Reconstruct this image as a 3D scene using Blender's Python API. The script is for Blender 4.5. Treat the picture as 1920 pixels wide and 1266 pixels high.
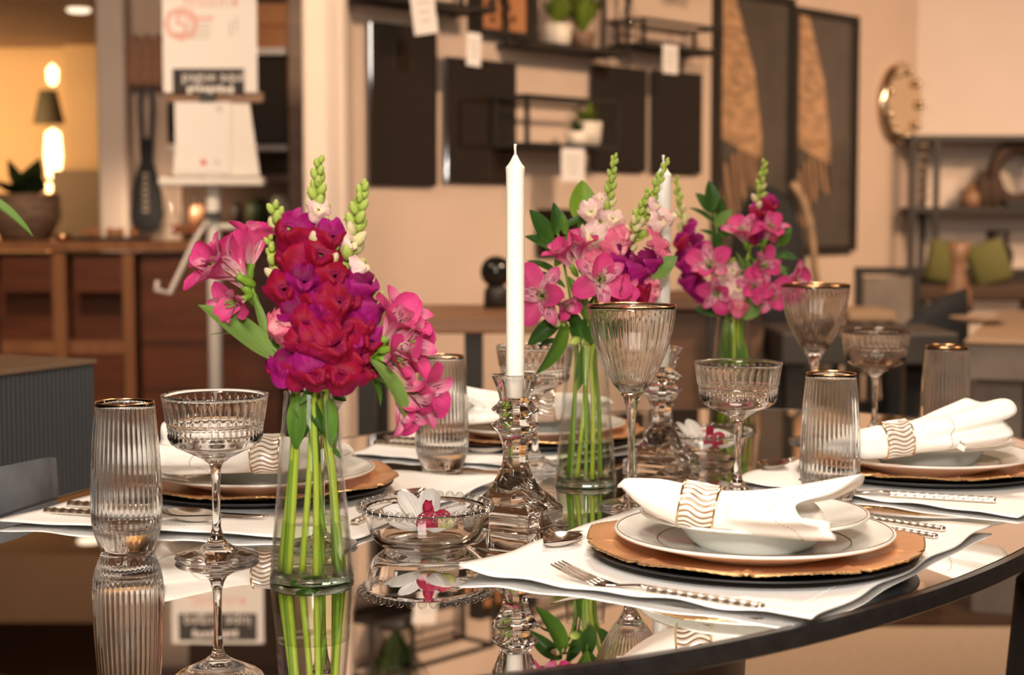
import bpy, math, random
from mathutils import Vector, Matrix, Euler
R = math.radians; PI = math.pi
random.seed(7)
C = bpy.context.scene.collection
for o in list(bpy.data.objects): bpy.data.objects.remove(o)

# ------------------------------------------------------------------ camera
CZ, FPX, PITCH, TZ = 1.09, 3100.0, math.atan((633-396)/3100.0), 0.75
cd = bpy.data.cameras.new('camera'); cam = bpy.data.objects.new('camera', cd); C.objects.link(cam)
cam.location = (0, 0, CZ); cam.rotation_euler = (R(90)-PITCH, 0, 0)
cd.sensor_fit = 'HORIZONTAL'; cd.sensor_width = 36.0; cd.lens = 36.0*FPX/1920.0
cd.clip_start = 0.05; cd.clip_end = 60
cd.dof.use_dof = True; cd.dof.focus_distance = 1.70; cd.dof.aperture_fstop = 5.4
bpy.context.scene.camera = cam
sc = bpy.context.scene
sc.view_settings.view_transform = 'Standard'; sc.view_settings.look = 'None'
sc.view_settings.gamma = 1.0; sc.view_settings.use_curve_mapping = False
sc.view_settings.exposure = 0.12
sc.cycles.max_bounces = 20; sc.cycles.transmission_bounces = 20; sc.cycles.glossy_bounces = 8
sc.cycles.transparent_max_bounces = 24; sc.cycles.sample_clamp_indirect = 6.0
sc.cycles.blur_glossy = 0.3
# ------------------------------------------------------------------ world and lights
w = bpy.data.worlds.new('world'); sc.world = w; w.use_nodes = True
w.node_tree.nodes['Background'].inputs[0].default_value = (0.80, 0.56, 0.38, 1)
w.node_tree.nodes['Background'].inputs[1].default_value = 0.24

def area(name, loc, target, size, power, col, size_y=None, spread=180):
    l = bpy.data.lights.new(name, 'AREA'); l.energy = power; l.color = col
    l.shape = 'RECTANGLE'; l.size = size; l.size_y = size_y or size; l.spread = R(spread)
    o = bpy.data.objects.new(name, l); C.objects.link(o); o.location = loc
    o.rotation_euler = (Vector(target)-Vector(loc)).to_track_quat('-Z', 'Y').to_euler()
    return o
WARM = (1.0, 0.72, 0.48); SOFT = (1.0, 0.90, 0.78)
area('bounced_flash', (-0.25, -0.5, 2.35), (0.1, 1.85, 0.75), 0.7, 58, SOFT)
area('camera_flash', (0.06, -0.02, 1.40), (0.1, 1.9, 0.80), 0.13, 19, (1.0, .93, .84), .10)
area('ceiling_light_table', (0.35, 2.4, 2.70), (0.2, 2.0, 0.75), 0.5, 26, (1.0, 0.84, 0.66))
area('ceiling_light_wall_near', (1.7, 3.7, 2.70), (0.2, 6.0, 0.9), 0.4, 40, (1.0, .70, .46), None, 100)
area('ceiling_light_wall_far', (3.1, 5.3, 2.70), (1.9, 8.0, 0.9), 0.4, 42, (1.0, .66, .40), None, 100)
area('ceiling_light_easel', (-1.3, 3.6, 2.70), (-1.35, 6.9, 0.8), 0.4, 30, WARM, None, 100)
area('ceiling_light_back', (3.6, 6.2, 2.70), (3.2, 8.9, 1.0), 0.4, 20, (1.0, 0.72, 0.54), None, 110)
area('ceiling_light_floor', (1.6, 2.9, 2.70), (1.3, 3.2, 0), 0.5, 17, WARM)
area('far_room_light', (-4.1, 9.4, 1.9), (-4.0, 11.3, 1.5), 0.5, 62, (1.0, 0.66, 0.36))
area('far_room_ceiling_wash', (-3.6, 9.0, .9), (-3.6, 9.0, 2.6), 0.5, 11, (1.0, 0.70, 0.42))
area('bookcase_light', (-1.52, 7.42, 1.17), (-1.52, 7.6, .9), 0.25, 3.0, WARM, .08)

# ------------------------------------------------------------------ helpers
def T(px, py, z=0.0):                    # point of the photograph on the plane z above the table top
    dx = (px-960)/FPX; dy = (633-py)/FPX
    Y = math.cos(PITCH)+dy*math.sin(PITCH); Z = -math.sin(PITCH)+dy*math.cos(PITCH)
    t = (TZ+z-CZ)/Z
    return Vector((dx*t, Y*t, TZ+z))
def W(px, py, d):                        # point of the photograph at world depth y = d
    dx = (px-960)/FPX; dy = (633-py)/FPX
    Y = math.cos(PITCH)+dy*math.sin(PITCH); Z = -math.sin(PITCH)+dy*math.cos(PITCH)
    t = d/Y
    return Vector((dx*t, d, CZ+Z*t))
def at(depth, px):                       # x on the table for an object known by its distance
    return T(px, 633+FPX*math.tan(math.atan((CZ-TZ)/depth)-PITCH))

class MB:
    def __init__(s): s.v = []; s.f = []; s.uv = {}; s.mi = []; s.cur = 0
    def add(s, vs, fs, uvs=None):
        b = len(s.v); s.v += [tuple(p) for p in vs]
        for q in fs:
            s.f.append(tuple(b+i for i in q)); s.mi.append(s.cur)
        if uvs:
            for i, u in enumerate(uvs): s.uv[b+i] = u
        return s
    def box(s, c, size, rz=0.0, bev=0.0, M=None):
        x, y, z = [k/2 for k in size]
        if bev <= 0:
            vs = [Vector((a*x, b*y, e*z)) for a in (-1, 1) for b in (-1, 1) for e in (-1, 1)]
            fs = [(0,1,3,2),(4,6,7,5),(0,4,5,1),(2,3,7,6),(0,2,6,4),(1,5,7,3)]
        else:
            b_ = min(bev, x*.9, y*.9, z*.9); vs = []; idx = {}
            for a in (-1, 1):
                for b in (-1, 1):
                    for e in (-1, 1):
                        for k in range(3):
                            p = [a*x, b*y, e*z]
                            for j in range(3):
                                if j != k: p[j] -= (a, b, e)[j]*b_
                            idx[(a, b, e, k)] = len(vs); vs.append(Vector(p))
            fs = []
            for k in range(3):
                o = [j for j in range(3) if j != k]
                for sg in (-1, 1):
                    q = []
                    for (m, n) in ((-1,-1),(1,-1),(1,1),(-1,1)):
                        t = [0,0,0]; t[k] = sg; t[o[0]] = m; t[o[1]] = n
                        q.append(idx[(t[0], t[1], t[2], k)])
                    if (sg < 0) != (k == 1): q.reverse()
                    fs.append(tuple(q))
            for k in range(3):
                o = [j for j in range(3) if j != k]
                for m in (-1, 1):
                    for n in (-1, 1):
                        q = []
                        for sg, kk in ((-1, o[0]), (1, o[0]), (1, o[1]), (-1, o[1])):
                            t = [0,0,0]; t[k] = sg; t[o[0]] = m; t[o[1]] = n
                            q.append(idx[(t[0], t[1], t[2], kk)])
                        if (m*n > 0) != (k == 1): q.reverse()
                        fs.append(tuple(q))
            for a in (-1, 1):
                for b in (-1, 1):
                    for e in (-1, 1):
                        q = [idx[(a, b, e, k)] for k in range(3)]
                        if a*b*e < 0: q.reverse()
                        fs.append(tuple(q))
        mt = Matrix.Translation(Vector(c)) @ (M if M else Matrix.Rotation(rz, 4, 'Z'))
        return s.add([mt @ p for p in vs], fs)
    def grid(s, fn, nu, nv, wrap=False):
        vs = []; uv = []
        for j in range(nv+1):
            for i in range(nu if wrap else nu+1):
                vs.append(fn(i/nu, j/nv)); uv.append((i/nu, j/nv))
        n = nu if wrap else nu+1; fs = []
        for j in range(nv):
            for i in range(nu):
                a = j*n+i; b = j*n+(i+1) % n
                fs.append((a, b, b+n, a+n))
        return s.add(vs, fs, uv)
    def loft(s, rings, cap=True, close=True):
        n = len(rings[0]); vs = [p for r in rings for p in r]; fs = []
        for j in range(len(rings)-1):
            for i in range(n if close else n-1):
                a = j*n+i; b = j*n+(i+1) % n
                fs.append((a, b, b+n, a+n))
        if cap:
            fs.append(tuple(range(n-1, -1, -1))); fs.append(tuple((len(rings)-1)*n+i for i in range(n)))
        uv = [(i/n, j/max(1, len(rings)-1)) for j in range(len(rings)) for i in range(n)]
        return s.add(vs, fs, uv)
    def tube(s, pts, r, n=8, cap=True):
        pts = [Vector(p) for p in pts]; rings = []; up = Vector((0.13, 0.31, 0.94))
        for i, p in enumerate(pts):
            d = (pts[min(i+1, len(pts)-1)]-pts[max(i-1, 0)]).normalized()
            a = d.cross(up)
            if a.length < 1e-4: a = d.cross(Vector((1, 0, 0)))
            a.normalize(); b = d.cross(a).normalized()
            rr = r[i] if isinstance(r, (list, tuple)) else r
            rings.append([p+(a*math.cos(2*PI*k/n)+b*math.sin(2*PI*k/n))*rr for k in range(n)])
        return s.loft(rings, cap)
    def lathe(s, prof, n=48, mod=None, org=(0, 0, 0)):
        ox, oy, oz = org; rows = []; vs = []; uv = []
        L = len(prof)
        for j, (r, z) in enumerate(prof):
            if r < 1e-6:
                rows.append([len(vs)]); vs.append((ox, oy, oz+z)); uv.append((0.5, j/(L-1)))
            else:
                row = []
                for i in range(n):
                    th = 2*PI*i/n; rr, zz = (r, z) if mod is None else mod(th, r, z, j)
                    row.append(len(vs)); vs.append((ox+rr*math.cos(th), oy+rr*math.sin(th), oz+zz)); uv.append((i/n, j/(L-1)))
                rows.append(row)
        fs = []
        for a, b in zip(rows, rows[1:]):
            for i in range(n):
                k = (i+1) % n
                if len(a) == 1 and len(b) == 1: continue
                if len(a) == 1: fs.append((a[0], b[k], b[i]))
                elif len(b) == 1: fs.append((a[i], a[k], b[0]))
                else: fs.append((a[i], a[k], b[k], b[i]))
        return s.add(vs, fs, uv)
    def ball(s, c, r, nu=14, nv=8, sc=(1, 1, 1)):
        return s.lathe([(0, -r*sc[2])]+[(r*sc[0]*math.sin(PI*j/nv), -r*sc[2]*math.cos(PI*j/nv)) for j in range(1, nv)]+[(0, r*sc[2])], nu, None, c)
    def mesh(s, name, mats, smooth=True):
        me = bpy.data.meshes.new(name); me.from_pydata(s.v, [], s.f)
        if s.uv:
            ul = me.uv_layers.new(name='UVMap'); dat = ul.data
            for lp in me.loops: dat[lp.index].uv = s.uv.get(lp.vertex_index, (0, 0))
        for m in (mats if isinstance(mats, (list, tuple)) else [mats]): me.materials.append(m)
        if any(s.mi): me.polygons.foreach_set('material_index', s.mi)
        me.polygons.foreach_set('use_smooth', [bool(smooth)]*len(me.polygons))
        me.validate(); me.update()
        if smooth == 'auto': me.set_sharp_from_angle(angle=R(35))
        return me
    def build(s, name, mats, parent=None, smooth=True):
        return obj(name, s.mesh(name, mats, smooth), parent)

def obj(name, me, parent=None, loc=None, rot=None, sc_=None):
    o = bpy.data.objects.new(name, me); C.objects.link(o)
    if parent: o.parent = parent
    if loc is not None: o.location = loc
    if rot is not None: o.rotation_euler = rot
    if sc_ is not None: o.scale = (sc_, sc_, sc_) if isinstance(sc_, (int, float)) else sc_
    return o
def tag(o, label, cat, group=None, kind=None):
    if label: o['label'] = label
    if cat: o['category'] = cat
    if group: o['group'] = group
    if kind: o['kind'] = kind
    return o
def thing(name, label, cat, loc=(0, 0, 0), rz=0.0, group=None):
    o = bpy.data.objects.new(name, None); C.objects.link(o); o.location = loc
    o.rotation_euler = (0, 0, rz); o.empty_display_size = 0.02
    return tag(o, label, cat, group)
def copy_tree(o, parent=None):
    c = o.copy(); C.objects.link(c)
    if parent: c.parent = parent
    for ch in list(o.children): copy_tree(ch, c)
    return c
PROTO = {}
def place(key, maker, loc, rz, label, group=None):
    if key not in PROTO: PROTO[key] = o = maker()
    else: o = copy_tree(PROTO[key])
    o.location = loc; o.rotation_euler = (0, 0, rz); o['label'] = label
    if group: o['group'] = group
    return o

# ------------------------------------------------------------------ materials
def mat(name):
    m = bpy.data.materials.new(name); m.use_nodes = True
    nt = m.node_tree; b = nt.nodes['Principled BSDF']; return m, nt, b
def N(nt, t, **kw):
    n = nt.nodes.new(t)
    for k, v in kw.items():
        if k.startswith('i_'): n.inputs[int(k[2:]) if k[2:].isdigit() else k[2:]].default_value = v
        else: setattr(n, k, v)
    return n
def simple(name, col, rough=0.5, metal=0.0, var=0.0, scale=20, bump=0.0, spec=0.5, ior=1.5, stretch=None, sss=0):
    m, nt, b = mat(name)
    b.inputs['Base Color'].default_value = (*col, 1); b.inputs['Roughness'].default_value = rough
    b.inputs['Metallic'].default_value = metal; b.inputs['IOR'].default_value = ior
    b.inputs['Specular IOR Level'].default_value = spec
    if var or bump:
        tc = N(nt, 'ShaderNodeTexCoord'); src = tc.outputs['Object']
        if stretch:
            mp = N(nt, 'ShaderNodeMapping'); mp.inputs['Scale'].default_value = stretch
            nt.links.new(src, mp.inputs[0]); src = mp.outputs[0]
        nz = N(nt, 'ShaderNodeTexNoise'); nz.inputs['Scale'].default_value = scale; nz.inputs['Detail'].default_value = 5
        nt.links.new(src, nz.inputs['Vector'])
        if var:
            rp = N(nt, 'ShaderNodeValToRGB')
            rp.color_ramp.elements[0].color = (*[max(0, c*(1-var)) for c in col], 1)
            rp.color_ramp.elements[1].color = (*[min(1, c*(1+var)) for c in col], 1)
            rp.color_ramp.elements[0].position = .3; rp.color_ramp.elements[1].position = .7
            nt.links.new(nz.outputs['Fac'], rp.inputs[0]); nt.links.new(rp.outputs[0], b.inputs['Base Color'])
        if bump:
            bm = N(nt, 'ShaderNodeBump'); bm.inputs['Strength'].default_value = bump; bm.inputs['Distance'].default_value = 0.002
            nt.links.new(nz.outputs['Fac'], bm.inputs['Height']); nt.links.new(bm.outputs[0], b.inputs['Normal'])
    if sss:
        b.inputs['Subsurface Weight'].default_value = sss; b.inputs['Subsurface Radius'].default_value = (.01, .006, .004)
        b.inputs['Subsurface Scale'].default_value = 0.5
    return m
def glass(name, col=(1, 1, 1), ior=1.47, rough=0.0):
    m, nt, b = mat(name); nt.nodes.remove(b)
    g = N(nt, 'ShaderNodeBsdfGlass'); g.inputs['Color'].default_value = (*col, 1); g.inputs['IOR'].default_value = ior; g.inputs['Roughness'].default_value = rough
    nt.links.new(g.outputs[0], nt.nodes['Material Output'].inputs[0]); return m
def thin_glass(name, col, ior=1.45, gain=1.0):
    m, nt, b = mat(name); nt.nodes.remove(b)
    t = N(nt, 'ShaderNodeBsdfTransparent'); t.inputs[0].default_value = (*col, 1)
    g = N(nt, 'ShaderNodeBsdfGlossy'); g.inputs['Roughness'].default_value = 0.01
    fr = N(nt, 'ShaderNodeFresnel'); ge = N(nt, 'ShaderNodeNewGeometry')
    io = N(nt, 'ShaderNodeMix'); io.inputs[2].default_value = ior; io.inputs[3].default_value = 1/ior
    nt.links.new(ge.outputs['Backfacing'], io.inputs[0]); nt.links.new(io.outputs[0], fr.inputs[0])
    mx = N(nt, 'ShaderNodeMixShader'); ml = N(nt, 'ShaderNodeMath', operation='MULTIPLY'); ml.inputs[1].default_value = gain
    nt.links.new(fr.outputs[0], ml.inputs[0]); nt.links.new(ml.outputs[0], mx.inputs[0])
    nt.links.new(t.outputs[0], mx.inputs[1]); nt.links.new(g.outputs[0], mx.inputs[2])
    nt.links.new(mx.outputs[0], nt.nodes['Material Output'].inputs[0]); return m
def emit(name, col, st):
    m, nt, b = mat(name); b.inputs['Base Color'].default_value = (*col, 1)
    b.inputs['Emission Color'].default_value = (*col, 1); b.inputs['Emission Strength'].default_value = st; return m
def petal_mat(name, base, mid, edge, streak=None, rough=0.6, trans=0.32):
    # colours that run along the petal (v of its UV), fine veins, a few dark flecks where a flower has them
    m, nt, b = mat(name); out = nt.nodes['Material Output']
    uv = N(nt, 'ShaderNodeUVMap'); sp = N(nt, 'ShaderNodeSeparateXYZ'); nt.links.new(uv.outputs[0], sp.inputs[0])
    rp = N(nt, 'ShaderNodeValToRGB'); e = rp.color_ramp.elements
    e[0].color = (*base, 1); e[0].position = .05; e[1].color = (*edge, 1); e[1].position = 1
    k = e.new(.45); k.color = (*mid, 1); nt.links.new(sp.outputs[1], rp.inputs[0])
    mp = N(nt, 'ShaderNodeMapping'); mp.inputs['Scale'].default_value = (26, 2.2, 1); nt.links.new(uv.outputs[0], mp.inputs[0])
    nz = N(nt, 'ShaderNodeTexNoise'); nz.inputs['Scale'].default_value = 1.0; nz.inputs['Detail'].default_value = 3; nt.links.new(mp.outputs[0], nz.inputs['Vector'])
    mx = N(nt, 'ShaderNodeMix', data_type='RGBA', blend_type='MULTIPLY'); mx.inputs[0].default_value = .45
    r2 = N(nt, 'ShaderNodeValToRGB'); r2.color_ramp.elements[0].position = .35; r2.color_ramp.elements[0].color = (.45, .4, .45, 1); r2.color_ramp.elements[1].position = .6
    nt.links.new(nz.outputs[0], r2.inputs[0]); nt.links.new(rp.outputs[0], mx.inputs[6]); nt.links.new(r2.outputs[0], mx.inputs[7])
    col = mx.outputs[2]
    if streak:
        mp2 = N(nt, 'ShaderNodeMapping'); mp2.inputs['Scale'].default_value = (16, 5, 1); nt.links.new(uv.outputs[0], mp2.inputs[0])
        n2 = N(nt, 'ShaderNodeTexNoise'); n2.inputs['Scale'].default_value = 1.0; n2.inputs['Detail'].default_value = 0; nt.links.new(mp2.outputs[0], n2.inputs['Vector'])
        r3 = N(nt, 'ShaderNodeValToRGB'); r3.color_ramp.elements[0].position = .60; r3.color_ramp.elements[1].position = .64
        nt.links.new(n2.outputs[0], r3.inputs[0])
        win = N(nt, 'ShaderNodeValToRGB'); q = win.color_ramp.elements; q[0].position = .22; q[0].color = (0,0,0,1); q[1].position = .85; q[1].color = (0,0,0,1)
        for pp, c in ((.3, 1), (.7, 1)):
            z = q.new(pp); z.color = (c, c, c, 1)
        nt.links.new(sp.outputs[1], win.inputs[0])
        mu = N(nt, 'ShaderNodeMath', operation='MULTIPLY'); nt.links.new(r3.outputs[0], mu.inputs[0]); nt.links.new(win.outputs[0], mu.inputs[1])
        m3 = N(nt, 'ShaderNodeMix', data_type='RGBA'); m3.inputs[7].default_value = (*streak, 1)
        nt.links.new(mu.outputs[0], m3.inputs[0]); nt.links.new(col, m3.inputs[6]); col = m3.outputs[2]
    nt.links.new(col, b.inputs['Base Color']); b.inputs['Roughness'].default_value = rough
    b.inputs['Specular IOR Level'].default_value = .2
    bm = N(nt, 'ShaderNodeBump'); bm.inputs['Strength'].default_value = .25; bm.inputs['Distance'].default_value = .001
    nt.links.new(nz.outputs[0], bm.inputs['Height']); nt.links.new(bm.outputs[0], b.inputs['Normal'])
    tl = N(nt, 'ShaderNodeBsdfTranslucent'); nt.links.new(col, tl.inputs[0])
    ms = N(nt, 'ShaderNodeMixShader'); ms.inputs[0].default_value = trans
    nt.links.new(b.outputs[0], ms.inputs[1]); nt.links.new(tl.outputs[0], ms.inputs[2]); nt.links.new(ms.outputs[0], out.inputs[0])
    return m
def wood(name, dark, light, rough=0.4, scale=3.0, stretch=(1, 12, 12), spec=.5):
    m, nt, b = mat(name); tc = N(nt, 'ShaderNodeTexCoord'); mp = N(nt, 'ShaderNodeMapping'); mp.inputs['Scale'].default_value = stretch
    nz = N(nt, 'ShaderNodeTexNoise'); nz.inputs['Scale'].default_value = scale; nz.inputs['Detail'].default_value = 6; nz.inputs['Distortion'].default_value = .6
    rp = N(nt, 'ShaderNodeValToRGB'); rp.color_ramp.elements[0].color = (*dark, 1); rp.color_ramp.elements[1].color = (*light, 1)
    rp.color_ramp.elements[0].position = .3; rp.color_ramp.elements[1].position = .7
    nt.links.new(tc.outputs['Object'], mp.inputs[0]); nt.links.new(mp.outputs[0], nz.inputs['Vector'])
    nt.links.new(nz.outputs['Fac'], rp.inputs[0]); nt.links.new(rp.outputs[0], b.inputs['Base Color'])
    b.inputs['Roughness'].default_value = rough; b.inputs['Specular IOR Level'].default_value = spec; return m

m_wall = simple('warm_plaster', (.64, .49, .39), .85, var=.05, scale=2.5, bump=.1)
m_wall2 = simple('pale_plaster', (.72, .60, .52), .85, var=.04, scale=2.5)
m_ceil = simple('brown_ceiling', (.33, .19, .10), .8, var=.1, scale=1.5)
m_floor = wood('dark_floor', (.045, .022, .012), (.10, .052, .028), .35, 2.0, (1, 9, 9))
m_rug = simple('beige_rug', (.62, .46, .33), .95, var=.08, scale=60, bump=.4)
m_table_glass = glass('table_glass', (.93, .93, .93), 1.5)
m_table_mirror = simple('smoked_mirror', (.12, .092, .073), .03, 1.0)
m_table_edge = simple('black_glass_edge', (.012, .011, .011), .22, var=.3, scale=80)
m_pedestal = wood('dark_pedestal', (.03, .016, .01), (.06, .03, .018), .4)
m_glass = glass('clear_glass', (1, 1, 1), 1.47, .012)
m_crystal = glass('pressed_crystal', (.985, .98, .975), 1.5)
m_vase = thin_glass('vase_glass', (.985, .99, .985), 1.5, 1.35)
m_vbase = glass('vase_base_glass', (.93, .97, .94), 1.47)
m_water = thin_glass('water', (.90, .925, .80), 1.33, 1.2)
m_gold = simple('gold_rim', (.90, .52, .26), .2, 1.0)
m_steel = simple('polished_steel', (.72, .66, .60), .14, 1.0)
m_steelh = simple('silver_handle', (.80, .72, .63), .34, 1.0)
m_linen = simple('white_linen', (.86, .83, .80), .9, var=.03, scale=400, bump=.25, sss=.0)
m_napkin = simple('ivory_napkin', (.90, .86, .80), .9, var=.02, scale=500, bump=.15)
m_china = simple('white_china', (.80, .79, .74), .12, var=.0, ior=1.5)
m_chinaline = simple('gold_line', (.28, .14, .07), .3, .7)
m_copper = simple('copper_charger', (.76, .39, .19), .33, .5, var=.12, scale=14)
m_goldedge = simple('gilded_edge', (.80, .48, .22), .3, .9, var=.4, scale=300)
m_black = simple('matt_black', (.017, .018, .02), .45)
m_wax = simple('white_wax', (.86, .82, .74), .42, sss=.25)
m_wick = simple('waxed_wick', (.75, .70, .62), .8)
m_stem = petal_mat('green_stem', (.31, .39, .04), (.35, .45, .04), (.39, .50, .07), None, .45, .1)
m_stemd = petal_mat('dark_stem', (.15, .26, .025), (.16, .29, .025), (.18, .31, .04), None, .45, .1)
m_leaf = petal_mat('green_leaf', (.13, .24, .025), (.085, .19, .022), (.07, .16, .02), None, .38, .25)
m_leafl = petal_mat('pale_leaf', (.28, .42, .06), (.22, .38, .035), (.20, .36, .03), None, .4, .4)
m_leafd = petal_mat('dark_leaf', (.06, .14, .02), (.035, .095, .014), (.03, .085, .012), None, .35, .2)
m_leafg = petal_mat('sage_leaf', (.22, .34, .08), (.155, .265, .055), (.14, .25, .05), None, .45, .3)
m_bud = petal_mat('bud_green', (.30, .42, .05), (.42, .54, .10), (.55, .62, .18), None, .5, .3)
m_cream = petal_mat('bud_cream', (.45, .55, .12), (.72, .70, .30), (.80, .60, .50), None, .5, .3)
F_MAG = petal_mat('magenta_petal', (.34, .012, .14), (.30, .004, .115), (.40, .010, .21))
F_RED = petal_mat('crimson_petal', (.26, .006, .06), (.31, .003, .022), (.33, .005, .07))
F_PNK = petal_mat('pink_petal', (.85, .42, .42), (.78, .16, .26), (.80, .17, .30))
F_PAL = petal_mat('blush_petal', (.88, .78, .55), (.88, .58, .55), (.90, .66, .62))
F_PUR = petal_mat('purple_petal', (.22, .008, .10), (.17, .002, .055), (.25, .005, .11))
PAL_RED = petal_mat('crimson_palate', (.62, .10, .05), (.48, .015, .05), (.36, .005, .05))
PAL_PAL = petal_mat('blush_palate', (.90, .78, .40), (.90, .68, .58), (.88, .55, .55))
A_OUT = petal_mat('alstroemeria_petal', (.85, .50, .52), (.70, .10, .26), (.62, .035, .20))
A_IN = petal_mat('alstroemeria_inner', (.90, .75, .52), (.86, .50, .55), (.62, .05, .22), (.14, .004, .04))
O_WHT = petal_mat('orchid_petal', (.86, .80, .72), (.88, .85, .80), (.90, .88, .84), None)
O_RED = petal_mat('orchid_lip', (.55, .55, .18), (.48, .04, .10), (.42, .02, .07))
m_mah = wood('mahogany', (.095, .024, .008), (.185, .050, .016), .38, 2.5, (1, 8, 8))
m_mahl = wood('light_mahogany', (.25, .095, .038), (.36, .15, .06), .4, 2.5, (8, 8, 1))
m_oak = wood('brown_oak', (.20, .10, .05), (.32, .17, .09), .45, 2.5)
m_dtan = wood('brown_top', (.13, .08, .05), (.19, .12, .075), .45, 2)
m_dkwood = wood('dark_brown_wood', (.09, .045, .022), (.15, .078, .04), .5, 2)
m_tan = wood('tan_top', (.28, .18, .11), (.40, .27, .17), .45, 2)
m_dgrey = simple('charcoal_lacquer', (.040, .042, .046), .5)
m_velvet = simple('grey_velvet', (.075, .078, .088), .9, var=.35, scale=18)
m_navy = simple('dark_upholstery', (.013, .014, .017), .85)
m_brownf = simple('brown_upholstery', (.06, .032, .018), .8)
m_iron = simple('black_iron', (.02, .016, .013), .5)
m_smoke = simple('smoked_panel', (.018, .010, .006), .06, ior=1.7)
m_white = simple('white_paint', (.78, .73, .68), .5)
m_paper = simple('white_paper', (.80, .76, .74), .8)
m_pink = simple('faint_red_print', (.72, .42, .38), .8)
m_redp = simple('red_print', (.62, .06, .05), .8)
m_greyp = simple('faint_grey_print', (.55, .52, .50), .8)
m_ink = simple('black_print', (.02, .016, .014), .7)
m_pot = simple('white_ceramic', (.78, .70, .60), .4)
m_potb = simple('woven_pot', (.22, .13, .085), .7, var=.5, scale=14, stretch=(1, 1, 3), bump=.8)
m_green = simple('house_plant', (.14, .20, .02), .5, var=.5, scale=60)
m_dkgreen = simple('dark_green', (.035, .06, .015), .5, var=.4, scale=40)  # own dark green of the darker plants and one pot
m_conc = simple('grey_concrete', (.20, .165, .14), .8, var=.15, scale=12)
m_slate = simple('dark_slate', (.034, .029, .025), .5, var=.15, scale=8)
m_olive = simple('olive_upholstery', (.11, .105, .03), .9)
m_pinkcloth = simple('rose_brown_cloth', (.36, .19, .125), .9, var=.2, scale=30)
m_lampshade = simple('grey_lamp_shade', (.10, .085, .05), .8)
m_glow = emit('lamp_glow', (1.0, .66, .30), 6.0)
m_down = emit('downlight_glow', (1.0, .82, .58), 1.4)
m_silver = simple('silver_leaf', (.75, .62, .45), .18, 1.0, bump=.6, scale=10)
# ------------------------------------------------------------------ the room
def struct(mb, name, m, **k): return tag(mb.build(name, m, **k), None, None, None, 'structure')
H = 2.75
struct(MB().box((0.5, 5.5, -0.05), (14, 16, 0.1)), 'floor', m_floor, smooth=False)
struct(MB().box((0.5, 5.5, H+0.05), (14, 16, 0.1)), 'ceiling', m_ceil, smooth=False)
WQ = Vector((-0.52, 5.7, 0)); WA = R(48); WU = Vector((math.cos(WA), math.sin(WA), 0)); WN = Vector((math.sin(WA), -math.cos(WA), 0))
def on_wall(px, py, w=0.0):              # (u, z) on the oblique wall, or on a plane w in front of it
    p1 = W(px, py, 1.0)-Vector((0, 0, CZ)); q = WQ+WN*w
    t = (q.x*WN.x+q.y*WN.y)/(p1.x*WN.x+p1.y*WN.y); p = p1*t
    return (p-Vector((q.x, q.y, 0))).dot(WU), CZ+p1.z*t
def wall_pt(u, w, z): return WQ+WU*u+WN*w+Vector((0, 0, z))
U_END = on_wall(1716, 300)[0]; U0 = -0.14
struct(MB().box(wall_pt((U0+U_END)/2, -0.06, H/2), (U_END-U0, 0.12, H), WA), 'wall_right', m_wall, smooth=False)
cor = wall_pt(U_END, 0, 0)
struct(MB().box((cor.x+2.4, cor.y+.06, H/2), (4.9, 0.12, H)), 'wall_back', m_wall2, smooth=False)
struct(MB().box((cor.x+1.9, cor.y-.45, 2.605), (4.8, 0.9, 0.31)), 'trim_6', m_ceil, smooth=False)
struct(MB().box(wall_pt(U_END*.66, .30, 2.60), (U_END*.66, .60, 0.30), WA), 'trim_7', m_ceil, smooth=False)
# pillar with rounded trims between the shelf niche and the oblique wall
pl = W(610, 300, 5.55)
struct(MB().box((pl.x+.01, 5.60, H/2), (0.145, 0.30, H), 0, .012), 'trim_1', m_wall2, smooth=False)
struct(MB().box((pl.x+.065, 5.43, H/2), (0.02, 0.03, H), 0, .006), 'trim_2', m_wall2, smooth=False)
# left rear: pale wall with the jamb of a doorway, a far warm room behind it
a = W(228, 300, 7.9); b = W(560, 300, 7.9)
struct(MB().box(((a.x+b.x)/2, 7.96, H/2), (b.x-a.x, 0.12, H)), 'wall_left', m_wall, smooth=False)
j = W(213, 300, 7.75)
struct(MB().box((j.x, 7.85, H/2), (0.13, 0.26, H), 0, .01), 'trim_3', m_wall2, smooth=False)
m_far = simple('ochre_wall', (.70, .46, .22), .85, var=.05, scale=2)
struct(MB().box((-4.5, 11.4, H/2), (6, .12, H)), 'wall_far', m_far, smooth=False)
j2 = W(158, 300, 10.2)
struct(MB().box((j2.x+.02, 10.25, H/2), (.26, .12, H)), 'wall_far_side', m_far, smooth=False)
struct(MB().box((-4.3, 9.2, 2.27), (4.6, 2.3, .34)), 'trim_4', m_ceil, smooth=False)
m_half = simple('taupe_wainscot', (.30, .21, .12), .8)
struct(MB().box((j2.x+.05, 10.1, .67), (.42, .10, 1.34)), 'trim_5', m_half, smooth=False)
# dark ceiling beams over the counter, seen in the table top
for i, (x, y, rz, L) in enumerate(((-2.2, 7.2, .25, 5.0), (-1.3, 6.5, 1.15, 2.4))):
    tag(MB().box((x, y, H-.07), (L, .12, .14), rz).build('ceiling_beam', m_mah, None, False),
        ['dark wooden beam across the brown ceiling over the counter', 'short dark ceiling beam running above the easel'][i], 'beam')
r_ = MB().box((.75, 2.25, .008), (4.6, 3.94, .016), 0, .006).build('floor_rug', m_rug, None, False)
tag(r_, 'flat beige rug on the dark floor under the dining table', 'rug')

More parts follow.
